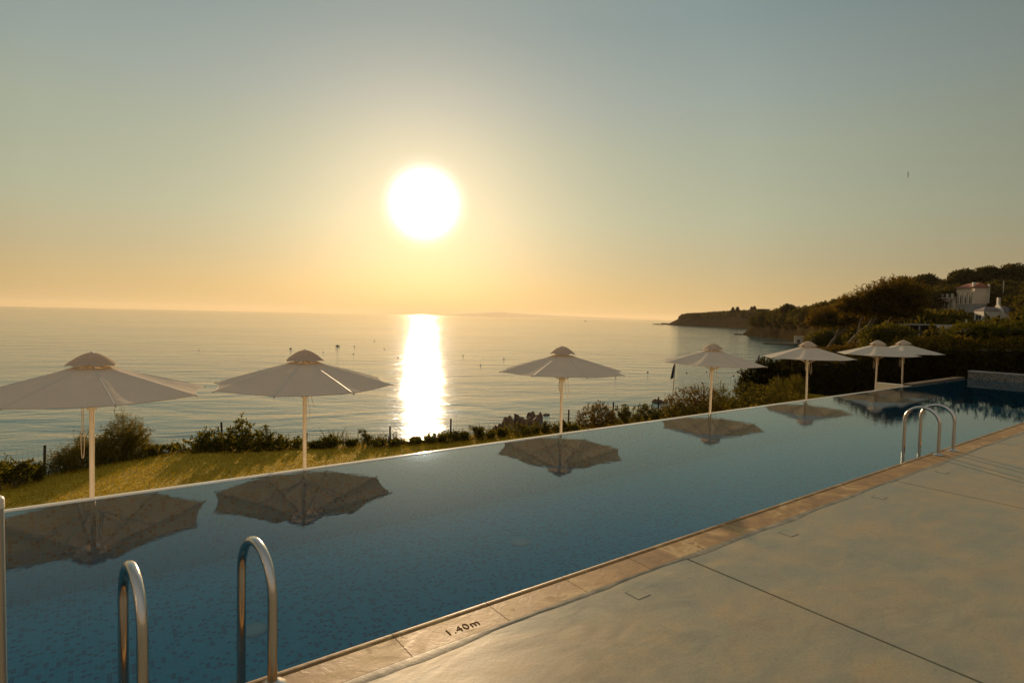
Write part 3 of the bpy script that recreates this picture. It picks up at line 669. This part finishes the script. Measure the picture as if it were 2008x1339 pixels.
# ------------------------------------------------------------------ fence
t = empty('wire_fence', (0, 13, LAWN)); tag(t, 'wire mesh fence on dark posts along the seaward edge of the lawn', 'fence'); off = Vector((0,13,LAWN))
FP = [(-60,872,13.5),(86,873,13.6),(262,858,14.4),(436,827,14.2),(600,848,13.7),(766,834,13.7),(884,820,14.0),(1011,810,14.6),(1115,803,15.6),(1203,788,16.6),(1292,778,17.8),(1380,765,18.8),(1457,750,20.0),(1525,733,21.8)]
pts = []
for px, py, R in FP:
    p = at(px, py, R); pts.append(p); base = Vector((p.x, p.y, LAWN-.1))
    if px != 262: MB().tube([base-off, p+Vector((random.uniform(-.02,.02),0,0))-off], .022, 8).build('post', M['iron'], t)
b = MB()
def wirebox(a, c, w_):
    b.tube([a, c], w_, 3, False)
for a_, c_ in zip(pts, pts[1:]):
    dl = (c_-a_); Ld = math.hypot(dl.x, dl.y); n = int(Ld/.075); tz = min(a_.z, c_.z, -.42)-.02
    for i in range(n):
        q = a_+dl*(i/n); b.tube([(q.x, q.y-13, 0), (q.x, q.y-13, tz-LAWN)], .0016, 3, False)
    h = tz-LAWN; k = int(h/.075)
    for j in range(k+1):
        z = j*h/k; b.tube([(a_.x, a_.y-13, z), (c_.x, c_.y-13, z)], .0016, 3, False)
b.build('wire_mesh', M['wire'], t)

# ------------------------------------------------------------------ rocks on the shore
def rock(label, px, py, wpx, hpx, n, group='shore rocks in the shallows'):
    c = on(px, py, SEA); R = math.hypot(c.x, c.y); s = mpp(px, R); b = MB()
    for i in range(n):
        f = (i+.5)/n-.5; q = Vector((r2.x, r2.y, 0))*f*wpx*s*.9+Vector((fw.x, fw.y, 0))*random.uniform(-.3,.3)*wpx*s*.4
        rr = wpx*s/n*random.uniform(.75,1.15); hh = hpx*s*random.uniform(.6,1.15)
        vs, fs = ico(q+Vector((0,0,hh*.1)), (rr, rr*random.uniform(.7,1.1), hh), .2); b.add(vs, fs)
    o = b.build('shore_rock', M['rock']); o.location = c; tag(o, label, 'rock', group)
rock('largest brown shore rock, left of the third umbrella pole', 1022, 832, 76, 16, 9)
rock('taller end of the shore rocks nearest the third umbrella pole', 1049, 824, 30, 16, 4)
rock('lower left shore rock nearest the lawn, right of the glitter', 984, 852, 44, 20, 6)
rock('tiny lone rock just right of the shore rocks', 1072, 813, 10, 3, 2)
rock('flat red brown rock left of the thicket', 1296, 789, 30, 5, 5)
rock('tiny dark rock in the sea at the far left', 22, 912, 10, 2.5, 2)

# ------------------------------------------------------------------ buoys and boats
BU = [(570,684,5,'small dark buoy above the second umbrella cap, left side'),(634,690,2.5,'tiny buoy just right above the second umbrella cap'),(695,679,3,'small buoy right of the dark boat, upper of two'),(693,694,3,'small buoy below right of the dark boat'),
      (734,668,2.5,'tiny buoy far out left of the glitter'),(754,684,2.5,'tiny buoy nearest left of the glitter'),(781,701,3.5,'buoy silhouetted inside the glitter path'),(390,686,2.5,'tiny lone buoy between the first two umbrellas'),
      (908,697,3.5,'buoy right of the glitter, far one of three'),(988,703,3.5,'buoy left of the third umbrella cap'),(942,715,3.5,'nearer buoy between glitter and third umbrella'),(1207,737,4,'buoy just right of the third umbrella rim'),
      (1270,730,4,'buoy midway between third and fourth umbrellas'),(1346,731,4,'buoy right of the blue flag'),(1377,751,4.5,'nearest buoy, left of the fourth umbrella pole'),(1385,729,3.5,'buoy touching the left of the fourth umbrella pole'),
      (1438,737,4.5,'buoy right of the fourth umbrella pole'),(1500,700,4,'buoy between the far flag and the fifth umbrella'),(1524,709,3.5,'buoy under the left rim of the fifth umbrella')]
pb = None
for px, py, w_, lab in BU:
    c = on(px, py, SEA); s = mpp(px, math.hypot(c.x, c.y))*w_*.5
    if pb is None:
        pb = empty('mooring_buoy'); MB().lathe([(.1,-.5),(.7,-.4),(1.0,0),(.85,.4),(.45,.62),(.2,.7)], 12).build('float', M['buoy'], pb, smooth=True)
        MB().lathe([(.12,.7),(.12,.76),(.22,.78),(.22,.84),(.1,.86)], 10).build('top_mark', M['iron'], pb, smooth=True); o = pb
    else: o = copy_tree(pb)
    o.location = c; o.scale = (s,)*3; tag(o, lab, 'buoy', 'mooring buoys on the bay')
def boat(px, py, w_, label, mt):
    c = on(px, py, SEA); s = mpp(px, math.hypot(c.x, c.y))*w_; t = empty('moored_boat', c, math.atan2(r2.y, r2.x)); tag(t, label, 'boat', 'boats on the bay')
    b = MB(); st = [(-.5,.10,.16),(-.3,.16,.13),(.1,.17,.13),(.35,.11,.17),(.5,.01,.22)]; vs = []
    for x, hw, z in st: vs += [(x*s,-hw*s,z*s),(x*s,-hw*.6*s,-.05*s),(x*s,hw*.6*s,-.05*s),(x*s,hw*s,z*s)]
    fs = [(4*i+j, 4*i+4+j, 4*i+5+j, 4*i+1+j) for i in range(4) for j in range(3)]+[(4*i, 4*i+3, 4*i+7, 4*i+4) for i in range(4)]+[(0,1,2,3)]
    b.add(vs, fs).build('hull', mt, t)
    MB().box((-.22*s,-.10*s,.135*s),(.12*s,.10*s,.34*s)).build('cabin', mt, t)
    MB().tube([(.0,0,.34*s),(.0,0,.5*s)], .012*s, 6).build('mast', mt, t)
boat(662, 679, 8, 'dark little boat on the water right of the second umbrella cap', M['iron'])
boat(1148, 630, 5, 'tiny pale boat near the horizon above the third umbrella', M['hull'])

# ------------------------------------------------------------------ flags
def flag(label, px, ytop, ybase, R, fy0, fy1, wpx):
    p = at(px, ytop, R); bz = at(px-4, ybase, R).z; s = mpp(px, R); t = empty('beach_flag', (p.x, p.y, bz)); tag(t, label, 'flag', 'blue beach flags')
    H_ = p.z-bz; rx = Vector((r2.x, r2.y, 0)).normalized()
    MB().tube([(0,0,0), rx*(4*s)+Vector((0,0,H_))], .022, 8).build('pole', M['steel_dull'], t, smooth=True)
    b = MB(); vs = []; nu, nv = 10, 12; top = rx*4*s+Vector((0,0,H_)); hh = (fy1-fy0)*s
    for j in range(nv+1):
        f = j/nv
        for i in range(nu+1):
            q = i/nu; wd = wpx*s*q*(.25+.75*f**.8)
            vs.append(top-rx*(wd+4*s*f*.35)+Vector((-rx.y, rx.x, 0))*(.10*math.sin(q*9+f*2)*f)+Vector((0,0,-hh*f*(.72+.28*q)-.02)))
    b.add(vs, [(j*(nu+1)+i, (j+1)*(nu+1)+i, (j+1)*(nu+1)+i+1, j*(nu+1)+i+1) for j in range(nv) for i in range(nu)])
    b.build('cloth', M['flag'], t, smooth=True)
flag('dark blue flag hanging limp on a thin pole behind the fourth umbrella', 1320, 713, 800, 30, 714, 748, 9)
flag('farther blue flag whose tip shows above the right rim of the fourth umbrella', 1486, 696, 760, 45, 696, 722, 7)

# ------------------------------------------------------------------ land across the bay
SKY = [(1290,640),(1310,634),(1322,626),(1345,618),(1380,616),(1410,614),(1440,613),(1470,612),(1500,612),(1560,612),(1640,612)]
def azpx(px): d = ray(px, 640); return math.atan2(d.y, d.x)
vs = []; NJ = 26; cols = [1296+i*6 for i in range(58)]
prof = [(-8,-2.0),(0,-.2),(3,.25),(8,.55),(18,.8),(45,.95),(90,1.0),(200,.9),(420,.3),(700,-.5)]
for px in cols:
    Rc = float(np.interp(px, [1296,1310,1400,1470,1640], [985,960,820,700,560])); a_ = azpx(px)
    zt = at(px, float(np.interp(px, *zip(*SKY))), Rc+60).z-2.0-SEA
    zt = max(zt, .2)
    for s_, f in prof:
        jit = random.uniform(-.06,.06)*zt*(0 < s_ < 300); R = Rc+s_+random.uniform(-3,3)*(s_ > 0)
        vs.append((math.cos(a_)*R, math.sin(a_)*R, SEA+f*zt+jit))
k = len(prof)
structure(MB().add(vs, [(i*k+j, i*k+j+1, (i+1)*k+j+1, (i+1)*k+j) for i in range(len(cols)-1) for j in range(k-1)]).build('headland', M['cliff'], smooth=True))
# near hillside: polar sheet round the bay
SK2 = [(1455,655),(1466,640),(1474,628),(1490,620),(1520,612),(1560,612),(1600,606),(1650,596),(1700,585),(1750,572),(1800,560),(1850,551),(1900,545),(1950,541),(2008,535),(2200,520)]
def hill_z(px, R):
    Rc = float(np.interp(px, [1455,1470,1500,1530,1560,1585,1600,1615,1640,2600], [362,346,322,300,270,215,150,80,29,27]))
    Rr = float(np.interp(px, [1455,1500,1560,1640,1750,1850,2008,2600], [385,370,340,300,285,275,275,275]))
    zt = at(px, float(np.interp(px, *zip(*SK2))), Rr).z-5.0
    s_ = R-Rc
    if s_ < -6: return SEA-2
    if px < 1640:
        zc = float(np.interp(px, [1455,1470,1500,1560,1600,1640], [-5.5,-1,2,1.5,-1,-2.5]))
        if s_ < 10: return SEA-.8+(zc-SEA+.8)*max(0, (s_+2)/12)**.7
        f = min(1, (s_-10)/max(20, Rr-Rc-10)); return zc+(zt-zc)*(f*f*(3-2*f))
    zb = -1.6
    f = min(1, max(0, (R-60)/(Rr-60))); return zb+(zt-zb)*f**2.1
cols = [1450+i*5 for i in range(40)]+[1650+i*14 for i in range(60)]+[2500,2800,3400]
Rs = [24,26,28,31,36,44,54,66,80,96,115,135,155,175,195,215,235,255,270,285,300,315,325,335,345,355,365,380,400,430,500,650]
vs = []
for px in cols:
    a_ = azpx(px)
    for R in Rs:
        z = hill_z(px, R) if R < 400 else hill_z(px, 400)-(R-400)*.05
        jit = random.uniform(-.25,.25)*(R > 60)*(z > SEA) ; vs.append((math.cos(a_)*R, math.sin(a_)*R, z+jit*(1+R/200)))
k = len(Rs)
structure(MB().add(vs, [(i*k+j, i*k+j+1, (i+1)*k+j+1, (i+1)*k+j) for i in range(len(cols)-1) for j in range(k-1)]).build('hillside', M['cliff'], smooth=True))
# low rocks trailing off the points
rock('thin line of rocks trailing off the farthest headland', 1298, 636.5, 40, 1.5, 12, 'rocks off the headlands')
rock('low rocks trailing off the nearer cliff point', 1455, 656.5, 36, 2.5, 9, 'rocks off the headlands')
# faint distant mountains
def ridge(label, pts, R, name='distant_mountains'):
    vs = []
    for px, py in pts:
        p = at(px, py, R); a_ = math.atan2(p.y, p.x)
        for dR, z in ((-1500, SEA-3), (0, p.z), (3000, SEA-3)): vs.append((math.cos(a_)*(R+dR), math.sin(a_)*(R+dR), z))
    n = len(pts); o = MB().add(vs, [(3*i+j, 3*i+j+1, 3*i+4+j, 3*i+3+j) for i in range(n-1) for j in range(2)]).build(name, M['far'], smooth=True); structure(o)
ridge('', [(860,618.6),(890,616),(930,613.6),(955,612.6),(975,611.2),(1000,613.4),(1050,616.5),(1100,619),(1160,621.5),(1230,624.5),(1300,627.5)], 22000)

# --- woods
HOUSES = [(1820,546,1950,612),(1908,596,1990,628),(1776,630,1862,656),(1960,545,1973,578),(1592,622,1620,654),(1884,628,1906,646)]
def hidden(px, top, bot, hw, R, lim):
    for (x0,y0,x1,y1), Rh in zip(HOUSES, lim):
        if R < Rh+6 and px+hw > x0 and px-hw < x1 and top < y1 and bot > y0: return True
    return False
HR = [204,168,74,200,228,110]
proj_cache = []
def proj(p):
    v = p-Vector((0,0,EYE)); d = v.dot(fw); return 1004+F*v.dot(r2)/d, 669.5-F*v.dot(u2)/d
crowns = []
tries = 0
while len(crowns) < 1500 and tries < 9000:
    tries += 1
    px = random.uniform(1478, 2080); R = random.uniform(58, 345) if px > 1600 else random.uniform(240, 380)
    if R < 85 and px < 1860 and random.random() < .6: continue
    z = hill_z(px, R)
    if z < (-1.0 if px < 1640 else -1.7): continue
    rr = random.uniform(1.3, 3.4)*(.8 if R < 120 else 1); hh = rr*random.uniform(.7,1.0)
    p = at(px, 640, R); p.z = z+hh*.9+random.uniform(0,1.0)
    x, y = proj(p); s = 1/mpp(px, R)
    if hidden(x, y-hh*s, y+hh*s, rr*s, R, HR): continue
    sk = float(np.interp(px, [1478,1520,1545,1560,1600,1650,1700,1760,1800,1850,1900,1950,2008,2100], [622,605,601,606,600,590,575,556,549,541,534,530,525,515]))
    if y-hh*s < sk-3: continue
    crowns.append((p, (rr, rr, hh)))
o = arr_obj('hillside_wood', sprigs(crowns, dens=34, L_=.7, m=8, ll=.62, lw=.34, upb=.5, spread=.5, shell=.55), 4, M['wood'])
tag(o, 'dark green woodland covering the hillside above the bay', 'wood', kind='stuff')
crowns = []
for i in range(170):
    px = random.uniform(1335, 1500); Rc = float(np.interp(px, [1296,1310,1400,1470,1640], [985,960,820,700,560])); R = Rc+random.uniform(15, 90)
    zt = at(px, float(np.interp(px, *zip(*SKY))), Rc+60).z-2.0-SEA; f = float(np.interp(R-Rc, [0,3,8,18,45,90], [0,.25,.55,.8,.95,1]))
    rr = random.uniform(1.8,4.5); p = at(px, 640, R); p.z = SEA+f*zt+rr*.25; crowns.append((p, (rr*1.3, rr*1.3, rr*.75)))
o = arr_obj('headland_scrub', sprigs(crowns, dens=16, L_=1.2, m=6, ll=1.3, lw=.8, upb=.4, spread=.5, shell=.5), 4, M['wood'])
tag(o, 'dark scrub and low trees on top of the farthest headland', 'scrub', kind='stuff')
# conifers on the far headland
for px, yt, yb, lab in [(1437,602,614,'broader conifer of the left pair on the far headland'),(1446,601,612,'slim conifer of the left pair on the far headland'),(1473.5,601,613,'shorter conifer of the right pair on the far headland'),(1479,599.5,614,'tallest broad conifer on the far headland, beside the house')]:
    R = 760; p = at(px, yb, R); h = at(px, yt, R).z-p.z; t = empty('conifer_tree', p); tag(t, lab, 'tree', 'conifers on the far headland')
    bl = []
    for j in range(9):
        f = j/9; w_ = h*.34*(1-f)**.8+.25; bl.append(((0,0,h*(.15+.83*f)), (w_, w_, h*.05)))
    arr_obj('foliage', sprigs(bl, dens=70, L_=.5, m=7, ll=.7, lw=.35, upb=-.1, spread=.3, shell=.2), 4, M['leaf_dark'], t)
    MB().tube([(0,0,-1),(0,0,h)], [.35,.08], 7).build('trunk', M['bark'], t)
# individual trees that stand out on the skyline
for px, py, r_, R, lab in [(1612,608,16,190,'rounded tree rising above the slope left of the leaning pines'),(1545,607,12,300,'rounded tree on the crest above the cliff'),(1768,562,20,220,'feathery tree breaking the skyline above the leaning pines'),(1815,553,18,255,'tall tree on the skyline left of the hillside villa'),(1890,545,20,255,'broad tree directly behind the villa roof'),(1935,540,20,255,'broad tree on the skyline right of the villa roof'),(1985,536,22,255,'tall tree on the skyline at the right edge'),(1660,598,16,170,'low crowned tree on the skyline left of the leaning pines')]:
    plant('skyline_tree', lab, 'tree', R, [(px,py,r_,r_*.6),(px-r_*.6,py+r_*.3,r_*.6,r_*.45),(px+r_*.6,py+r_*.3,r_*.6,r_*.45),(px,py+r_*.6,r_*.8,r_*.5)], 'far', 'wood', 'trees along the skyline', ground=at(px, py+r_*1.2, R).z-2, k=1.6 if R > 150 else 2.2, stemr=.2, core=.5)

# ------------------------------------------------------------------ windswept pines over the bay
plant('leaning_pine','big windswept pine with broad crown leaning right above the far umbrellas','tree',46,
      [(1750,574,34,18),(1785,582,28,18),(1710,588,32,17),(1672,598,22,13),(1790,600,16,14),(1752,600,40,16,2),(1718,604,36,14),(1690,606,18,11),(1762,616,26,9),(1768,562,18,8,2),(1722,577,14,8),(1655,606,14,9)],'pine','leaf_rust','windswept pines above the bay',
      stems=[[(1640,712,4.5),(1655,685,4),(1682,655,3.5),(1702,640,3),(1735,612,2)],[(1655,705,4),(1682,672,3.2),(1712,655,2.8),(1738,635,2.2),(1768,605,1.6)],[(1702,640,2.2),(1720,612,1.4),(1722,595,1)],[(1712,655,2.4),(1748,645,1.8),(1785,615,1.2)],[(1682,655,2),(1688,630,1.5),(1704,600,1)]],core=.45,ground=-1.8,k=1.1)
plant('leaning_pine','smaller windswept pine with bare leaning trunks above the fifth umbrella','tree',62,
      [(1625,620,30,14),(1655,612,28,14),(1602,632,20,10),(1672,622,22,14),(1640,632,34,10)],'pine','leaf_rust','windswept pines above the bay',
      stems=[[(1610,700,3),(1640,660,2.4),(1652,632,1.6),(1665,615,1)],[(1618,698,2.4),(1630,670,2),(1655,648,1.5),(1680,622,1)],[(1640,660,1.6),(1630,635,1.2),(1620,622,.8)]],core=.35,ground=-2,k=.9)
plant('slope_bush','rough reddish bush on the slope below the leaning pines','shrub',40,[(1640,695,26,12),(1672,690,22,14),(1610,700,24,12)],'mid','leaf_rust','bushes on the slope',ground=-2,k=.9)
plant('slope_bush','dark bush on the slope right of the small beige building','shrub',70,[(1604,668,22,16),(1625,660,20,18),(1640,675,26,14)],'mid','leaf_mid','bushes on the slope',ground=-2,k=.7)

# ------------------------------------------------------------------ buildings
def frame(px, py, R, az):                         # local x = picture-right wall direction, local y = seaward facade direction
    p = at(px, py, R); t = empty('x', p, az); return t
def win(t, mt_f, a, b_, out, name='window'):      # a,b: opposite corners on the facade plane; out: 'x-' or 'y-'
    pass
# villa: facade faces the bay (normal az 135), side wall faces the pool
t = empty('villa', at(1911, 580, 200), R_(-45)); tag(t, 'cream three storey villa with red tiled roof and balconies on the hillside', 'house')
# local x = az -45 (to the right), local y = az 45 (left and away); facade plane is x=0
MB().box((0,0,-2.2),(3.2,8,2.35)).build('upper_wall', M['peach'], t)
MB().box((.15,.0,-8),(3.1,7.9,-2.21)).build('base_wall', M['grey'], t)
MB().box((-.3,8.01,-4.6),(5,16,-.35)).build('lower_wall', M['peach'], t)
MB().box((-.9,7.6,-.34),(5.2,16.6,-.12)).build('terrace_slab', M['white'], t)
MB().add([(-.6,-.5,2.36),(3.5,-.5,2.36),(3.5,8.5,2.36),(-.6,8.5,2.36),(2.0,1.6,3.7),(2.0,6.4,3.7)], [(0,1,4),(1,2,5,4),(2,3,5),(3,0,4,5),(0,3,2,1)]).build('roof', M['rooftile'], t)
MB().box((-.1,.6,2.0),(.6,1.2,3.7)).build('chimney', M['white'], t)
MB().box((3.21,-.3,-2),(3.5,.2,3.2)).build('chimney', M['white'], t)
for y in (1.0, 3.0, 5.0, 6.8):
    w_ = MB().box((-.05,y,-1.9),(-.004,y+1.1,1.1)).build('window', M['glass'], t); MB().box((-.08,y+.1,-1.8),(-.052,y+.5,1.0)).build('curtain', M['curtain'], w_)
for y in (8.8, 10.6, 12.4, 14.2):
    w_ = MB().box((-.35,y,-3.6),(-.304,y+1.3,-1.0)).build('window', M['glass'], t); MB().box((-.38,y+.1,-3.5),(-.353,y+.6,-1.1)).build('curtain', M['curtain'], w_)
for y in (8.4, 10.9, 13.4, 16.1): MB().box((-.85,y,-.119),(-.45,y+.45,.95)).build('terrace_pillar', M['white'], t)
b = MB()
for z in (.3,.6,.85): b.tube([(-.65,8.5,z),(-.65,16.3,z)], .035, 5)
b.build('railing', M['iron'], t)
MB().box((-2.0,8.2,-4.95),(-.31,17.5,-4.61)).build('balcony_slab', M['white'], t)
b = MB(); b.tube([(-1.9,8.3,-3.8),(-1.9,17.4,-3.8)], .04, 5)
for k in range(12): b.tube([(-1.9,8.4+k*.8,-4.61),(-1.9,8.4+k*.8,-3.8)], .03, 4)
b.build('balcony_railing', M['iron'], t)
MB().box((-.2,13,-9),(5,16,-4.96)).build('ground_floor_wall', M['peach'], t)
MB().box((-3,16.2,-5.5),(3,21,-5.3)).build('pergola_roof', M['rooftile'], t)
for x_, y in ((-2.8,16.5),(-2.8,20.7),(-1,20.7),(1,20.7)): MB().box((x_,y,-8.6),(x_+.2,y+.2,-5.51)).build('pergola_post', M['white'], t)
MB().box((-3.2,16,-9.6),(3,21.2,-8.61)).build('pergola_base', M['white'], t)
# small white house with chimney gable
t = empty('white_house', at(1929, 622, 168), R_(-45)); tag(t, 'small white house with pointed chimney gable and dark roofs', 'house')
MB().box((0,0,-1),(4.0,3.4,1.5)).build('wing_wall', M['white'], t)
MB().add([(-.2,-.2,1.51),(4.0,-.2,1.51),(4.0,3.6,1.51),(-.2,3.6,1.51),(1.2,1.7,2.4),(4.0,1.7,2.4)], [(0,1,5,4),(2,3,4,5),(3,0,4),(0,3,2,1),(1,2,5)]).build('wing_roof', M['slate'], t)
w_ = MB().box((-.05,1.0,-.6),(-.004,2.6,.5)).build('window', M['glass'], t); MB().box((-.08,1.7,-.6),(-.052,1.85,.5)).build('frame', M['white'], w_)
MB().add([(3.2,-1.2,-2),(3.5,-1.2,-2),(3.5,3.0,-2),(3.2,3.0,-2),(3.2,-1.2,1.0),(3.5,-1.2,1.0),(3.5,3.0,1.0),(3.2,3.0,1.0),(3.2,.9,3.4),(3.5,.9,3.4)], [(0,3,7,8,4),(1,5,9,6,2),(4,8,9,5),(8,7,6,9),(0,4,5,1),(3,2,6,7)]).build('gable', M['white'], t)
MB().box((3.15,.6,3.0),(3.6,1.2,4.5)).build('chimney', M['white'], t)
MB().box((3.51,-1.5,-3),(9,2.6,1.0)).build('main_wall', M['peach'], t)
MB().add([(3.51,-1.7,1.01),(9.2,-1.7,1.01),(9.2,2.8,1.01),(3.51,2.8,1.01),(3.51,.5,2.5),(9.2,.5,2.5)], [(0,1,5,4),(2,3,4,5),(1,2,5),(3,0,4),(0,3,2,1)]).build('main_roof', M['slate'], t)
# white garden pavilion lower down
t = empty('pavilion', at(1828, 656, 75), R_(-75)); tag(t, 'low white walled pavilion with a dark open side on the slope', 'building')
MB().box((0,0,-.5),(2.0,.25,.95)).build('wall', M['white'], t)
MB().box((-3.2,.0,.951),(2.1,3.5,1.10)).build('roof', M['grey'], t)
MB().box((-3.1,3.0,-.6),(2.0,3.3,.95)).build('back_wall', M['grey'], t)
for x_ in (-3.0,-1.2): MB().box((x_,.05,-.6),(x_+.12,.17,.95)).build('post', M['grey'], t)
MB().box((-3.1,.06,.0),(0,.12,.06)).build('rail', M['iron'], t)
# gate pillar, grey tower wall, kiosk and pier
t = empty('gate_pillar', at(1893, 646, 108), R_(-60)); tag(t, 'small sunlit white pillar with cap left of the small white house', 'pillar')
MB().box((-.25,-.25,-.6),(.25,.25,.9)).build('shaft', M['white'], t); MB().lathe([(.34,.91),(.36,1.0),(.2,1.15),(.12,1.35),(.03,1.5)], 10).build('cap', M['white'], t, smooth=True)
t = empty('ruined_wall', at(1606, 654, 232), R_(-70)); tag(t, 'plain grey rectangular building against the wooded cliff', 'building')
MB().box((-2.6,0,-1),(2.6,4,5.0)).build('wall', M['grey'], t); MB().box((-2.8,-.2,5.01),(2.8,4.2,5.25)).build('roof', M['slate'], t)
MB().box((-1,-.05,1.5),(0,-.004,3)).build('window', M['glass'], t)
t = empty('beach_kiosk', at(1572, 673, 238), R_(-62)); tag(t, 'small beige building by the pier', 'building')
MB().box((-2.5,0,-1.2),(2.0,2.5,2.3)).build('wall', M['peach'], t); MB().box((2.01,0,-1),(2.9,1.6,3.6)).build('tower', M['peach'], t)
MB().box((-2.7,-.2,2.31),(1.98,2.7,2.5)).build('roof', M['white'], t); MB().box((-1.6,-.05,-.2),(-.6,-.004,1.3)).build('door', M['glass'], t)
p0, p1 = on(1497, 674.5, SEA), on(1574, 677.5, SEA); b = MB(); d = (p1-p0); n_ = Vector((-d.y, d.x, 0)).normalized()*1.1
b.add([p0-n_, p1-n_, p1+n_, p0+n_, p0-n_+Vector((0,0,.55)), p1-n_+Vector((0,0,.8)), p1+n_+Vector((0,0,.8)), p0+n_+Vector((0,0,.55))], [(0,3,2,1),(4,5,6,7),(0,1,5,4),(1,2,6,5),(2,3,7,6),(3,0,4,7)])
o = b.build('pier', M['concrete']); tag(o, 'low dark concrete pier reaching into the bay below the cliff', 'pier')
t = empty('headland_house', at(1496, 614, 800), R_(-50)); tag(t, 'pale low house on top of the far headland, right of the conifers', 'house')
MB().box((-7,-5,-2),(7,5,4.5)).build('wall', M['grey'], t); MB().box((-7.6,-5.6,4.51),(7.6,5.6,5.3)).build('roof', M['slate'], t); MB().box((-4,-5.05,.5),(-1,-5.01,3)).build('window', M['glass'], t)
t = empty('utility_pole', at(1967, 580, 200)); tag(t, 'grey utility pole on the wooded slope right of the villa', 'pole')
MB().tube([(0,0,-3),(0,0,4.0)], [.14,.1], 8).build('pole', M['grey'], t); MB().box((-.5,-.05,3.5),(.5,.05,3.62)).build('crossarm', M['grey'], t)
# bird
p = at(1780, 343, 60); o = MB().add([(0,0,0),(.12,.03,.05),(.30,.0,.02),(.12,-.05,.04),(-.12,.03,.05),(-.30,0,.02),(-.12,-.05,.04),(0,.14,.01),(0,-.16,0),(0,0,.04)],
   [(0,1,9),(1,2,3),(1,3,9),(3,0,9),(0,9,4),(4,6,5),(4,9,6),(6,9,0),(7,9,0),(8,0,9)]).build('bird', M['sky_bird']); o.location = p; o.rotation_euler = (.5,1.1,.3)
tag(o, 'tiny dark bird flying high in the sky at the right', 'bird')
# pool light lens and drain on the basin floor
for p, lab in ((on(498,1235,PB+.004),'round pale underwater drain seen through the water near the steel ladder'),(on(1020,1063,PB+.004),'round pale underwater drain farther out in the middle of the pool')):
    t = empty('pool_drain', p); tag(t, lab, 'drain', 'round drains in the pool floor')
    MB().lathe([(.001,.001),(.075,.001),(.085,.012),(.06,.02),(.002,.02)], 24).build('grille', mat('drain_plastic', (.35,.5,.5), .4), t, smooth=True)
    MB().lathe([(.088,.001),(.11,.001),(.11,.008),(.088,.008)], 24).build('ring', mat('drain_ring', (.25,.4,.42), .4), t, smooth=True)

# ------------------------------------------------------------------ the air over the bay
b = MB().box((-34000,-34000,-9.5),(34000,34000,230))
m = bpy.data.materials.new('air'); m.use_nodes = True; m.node_tree.nodes.remove(P(m)); v = N(m, 'ShaderNodeVolumePrincipled')
v.inputs['Color'].default_value = (1,.86,.64,1); v.inputs['Density'].default_value = HAZE; v.inputs['Anisotropy'].default_value = .3
L(m, v.outputs[0], m.node_tree.nodes['Material Output'].inputs['Volume'])
if HAZE: tag(b.build('haze', m), 'thin golden haze over the bay', 'haze', kind='stuff')
S.cycles.volume_bounces = 0
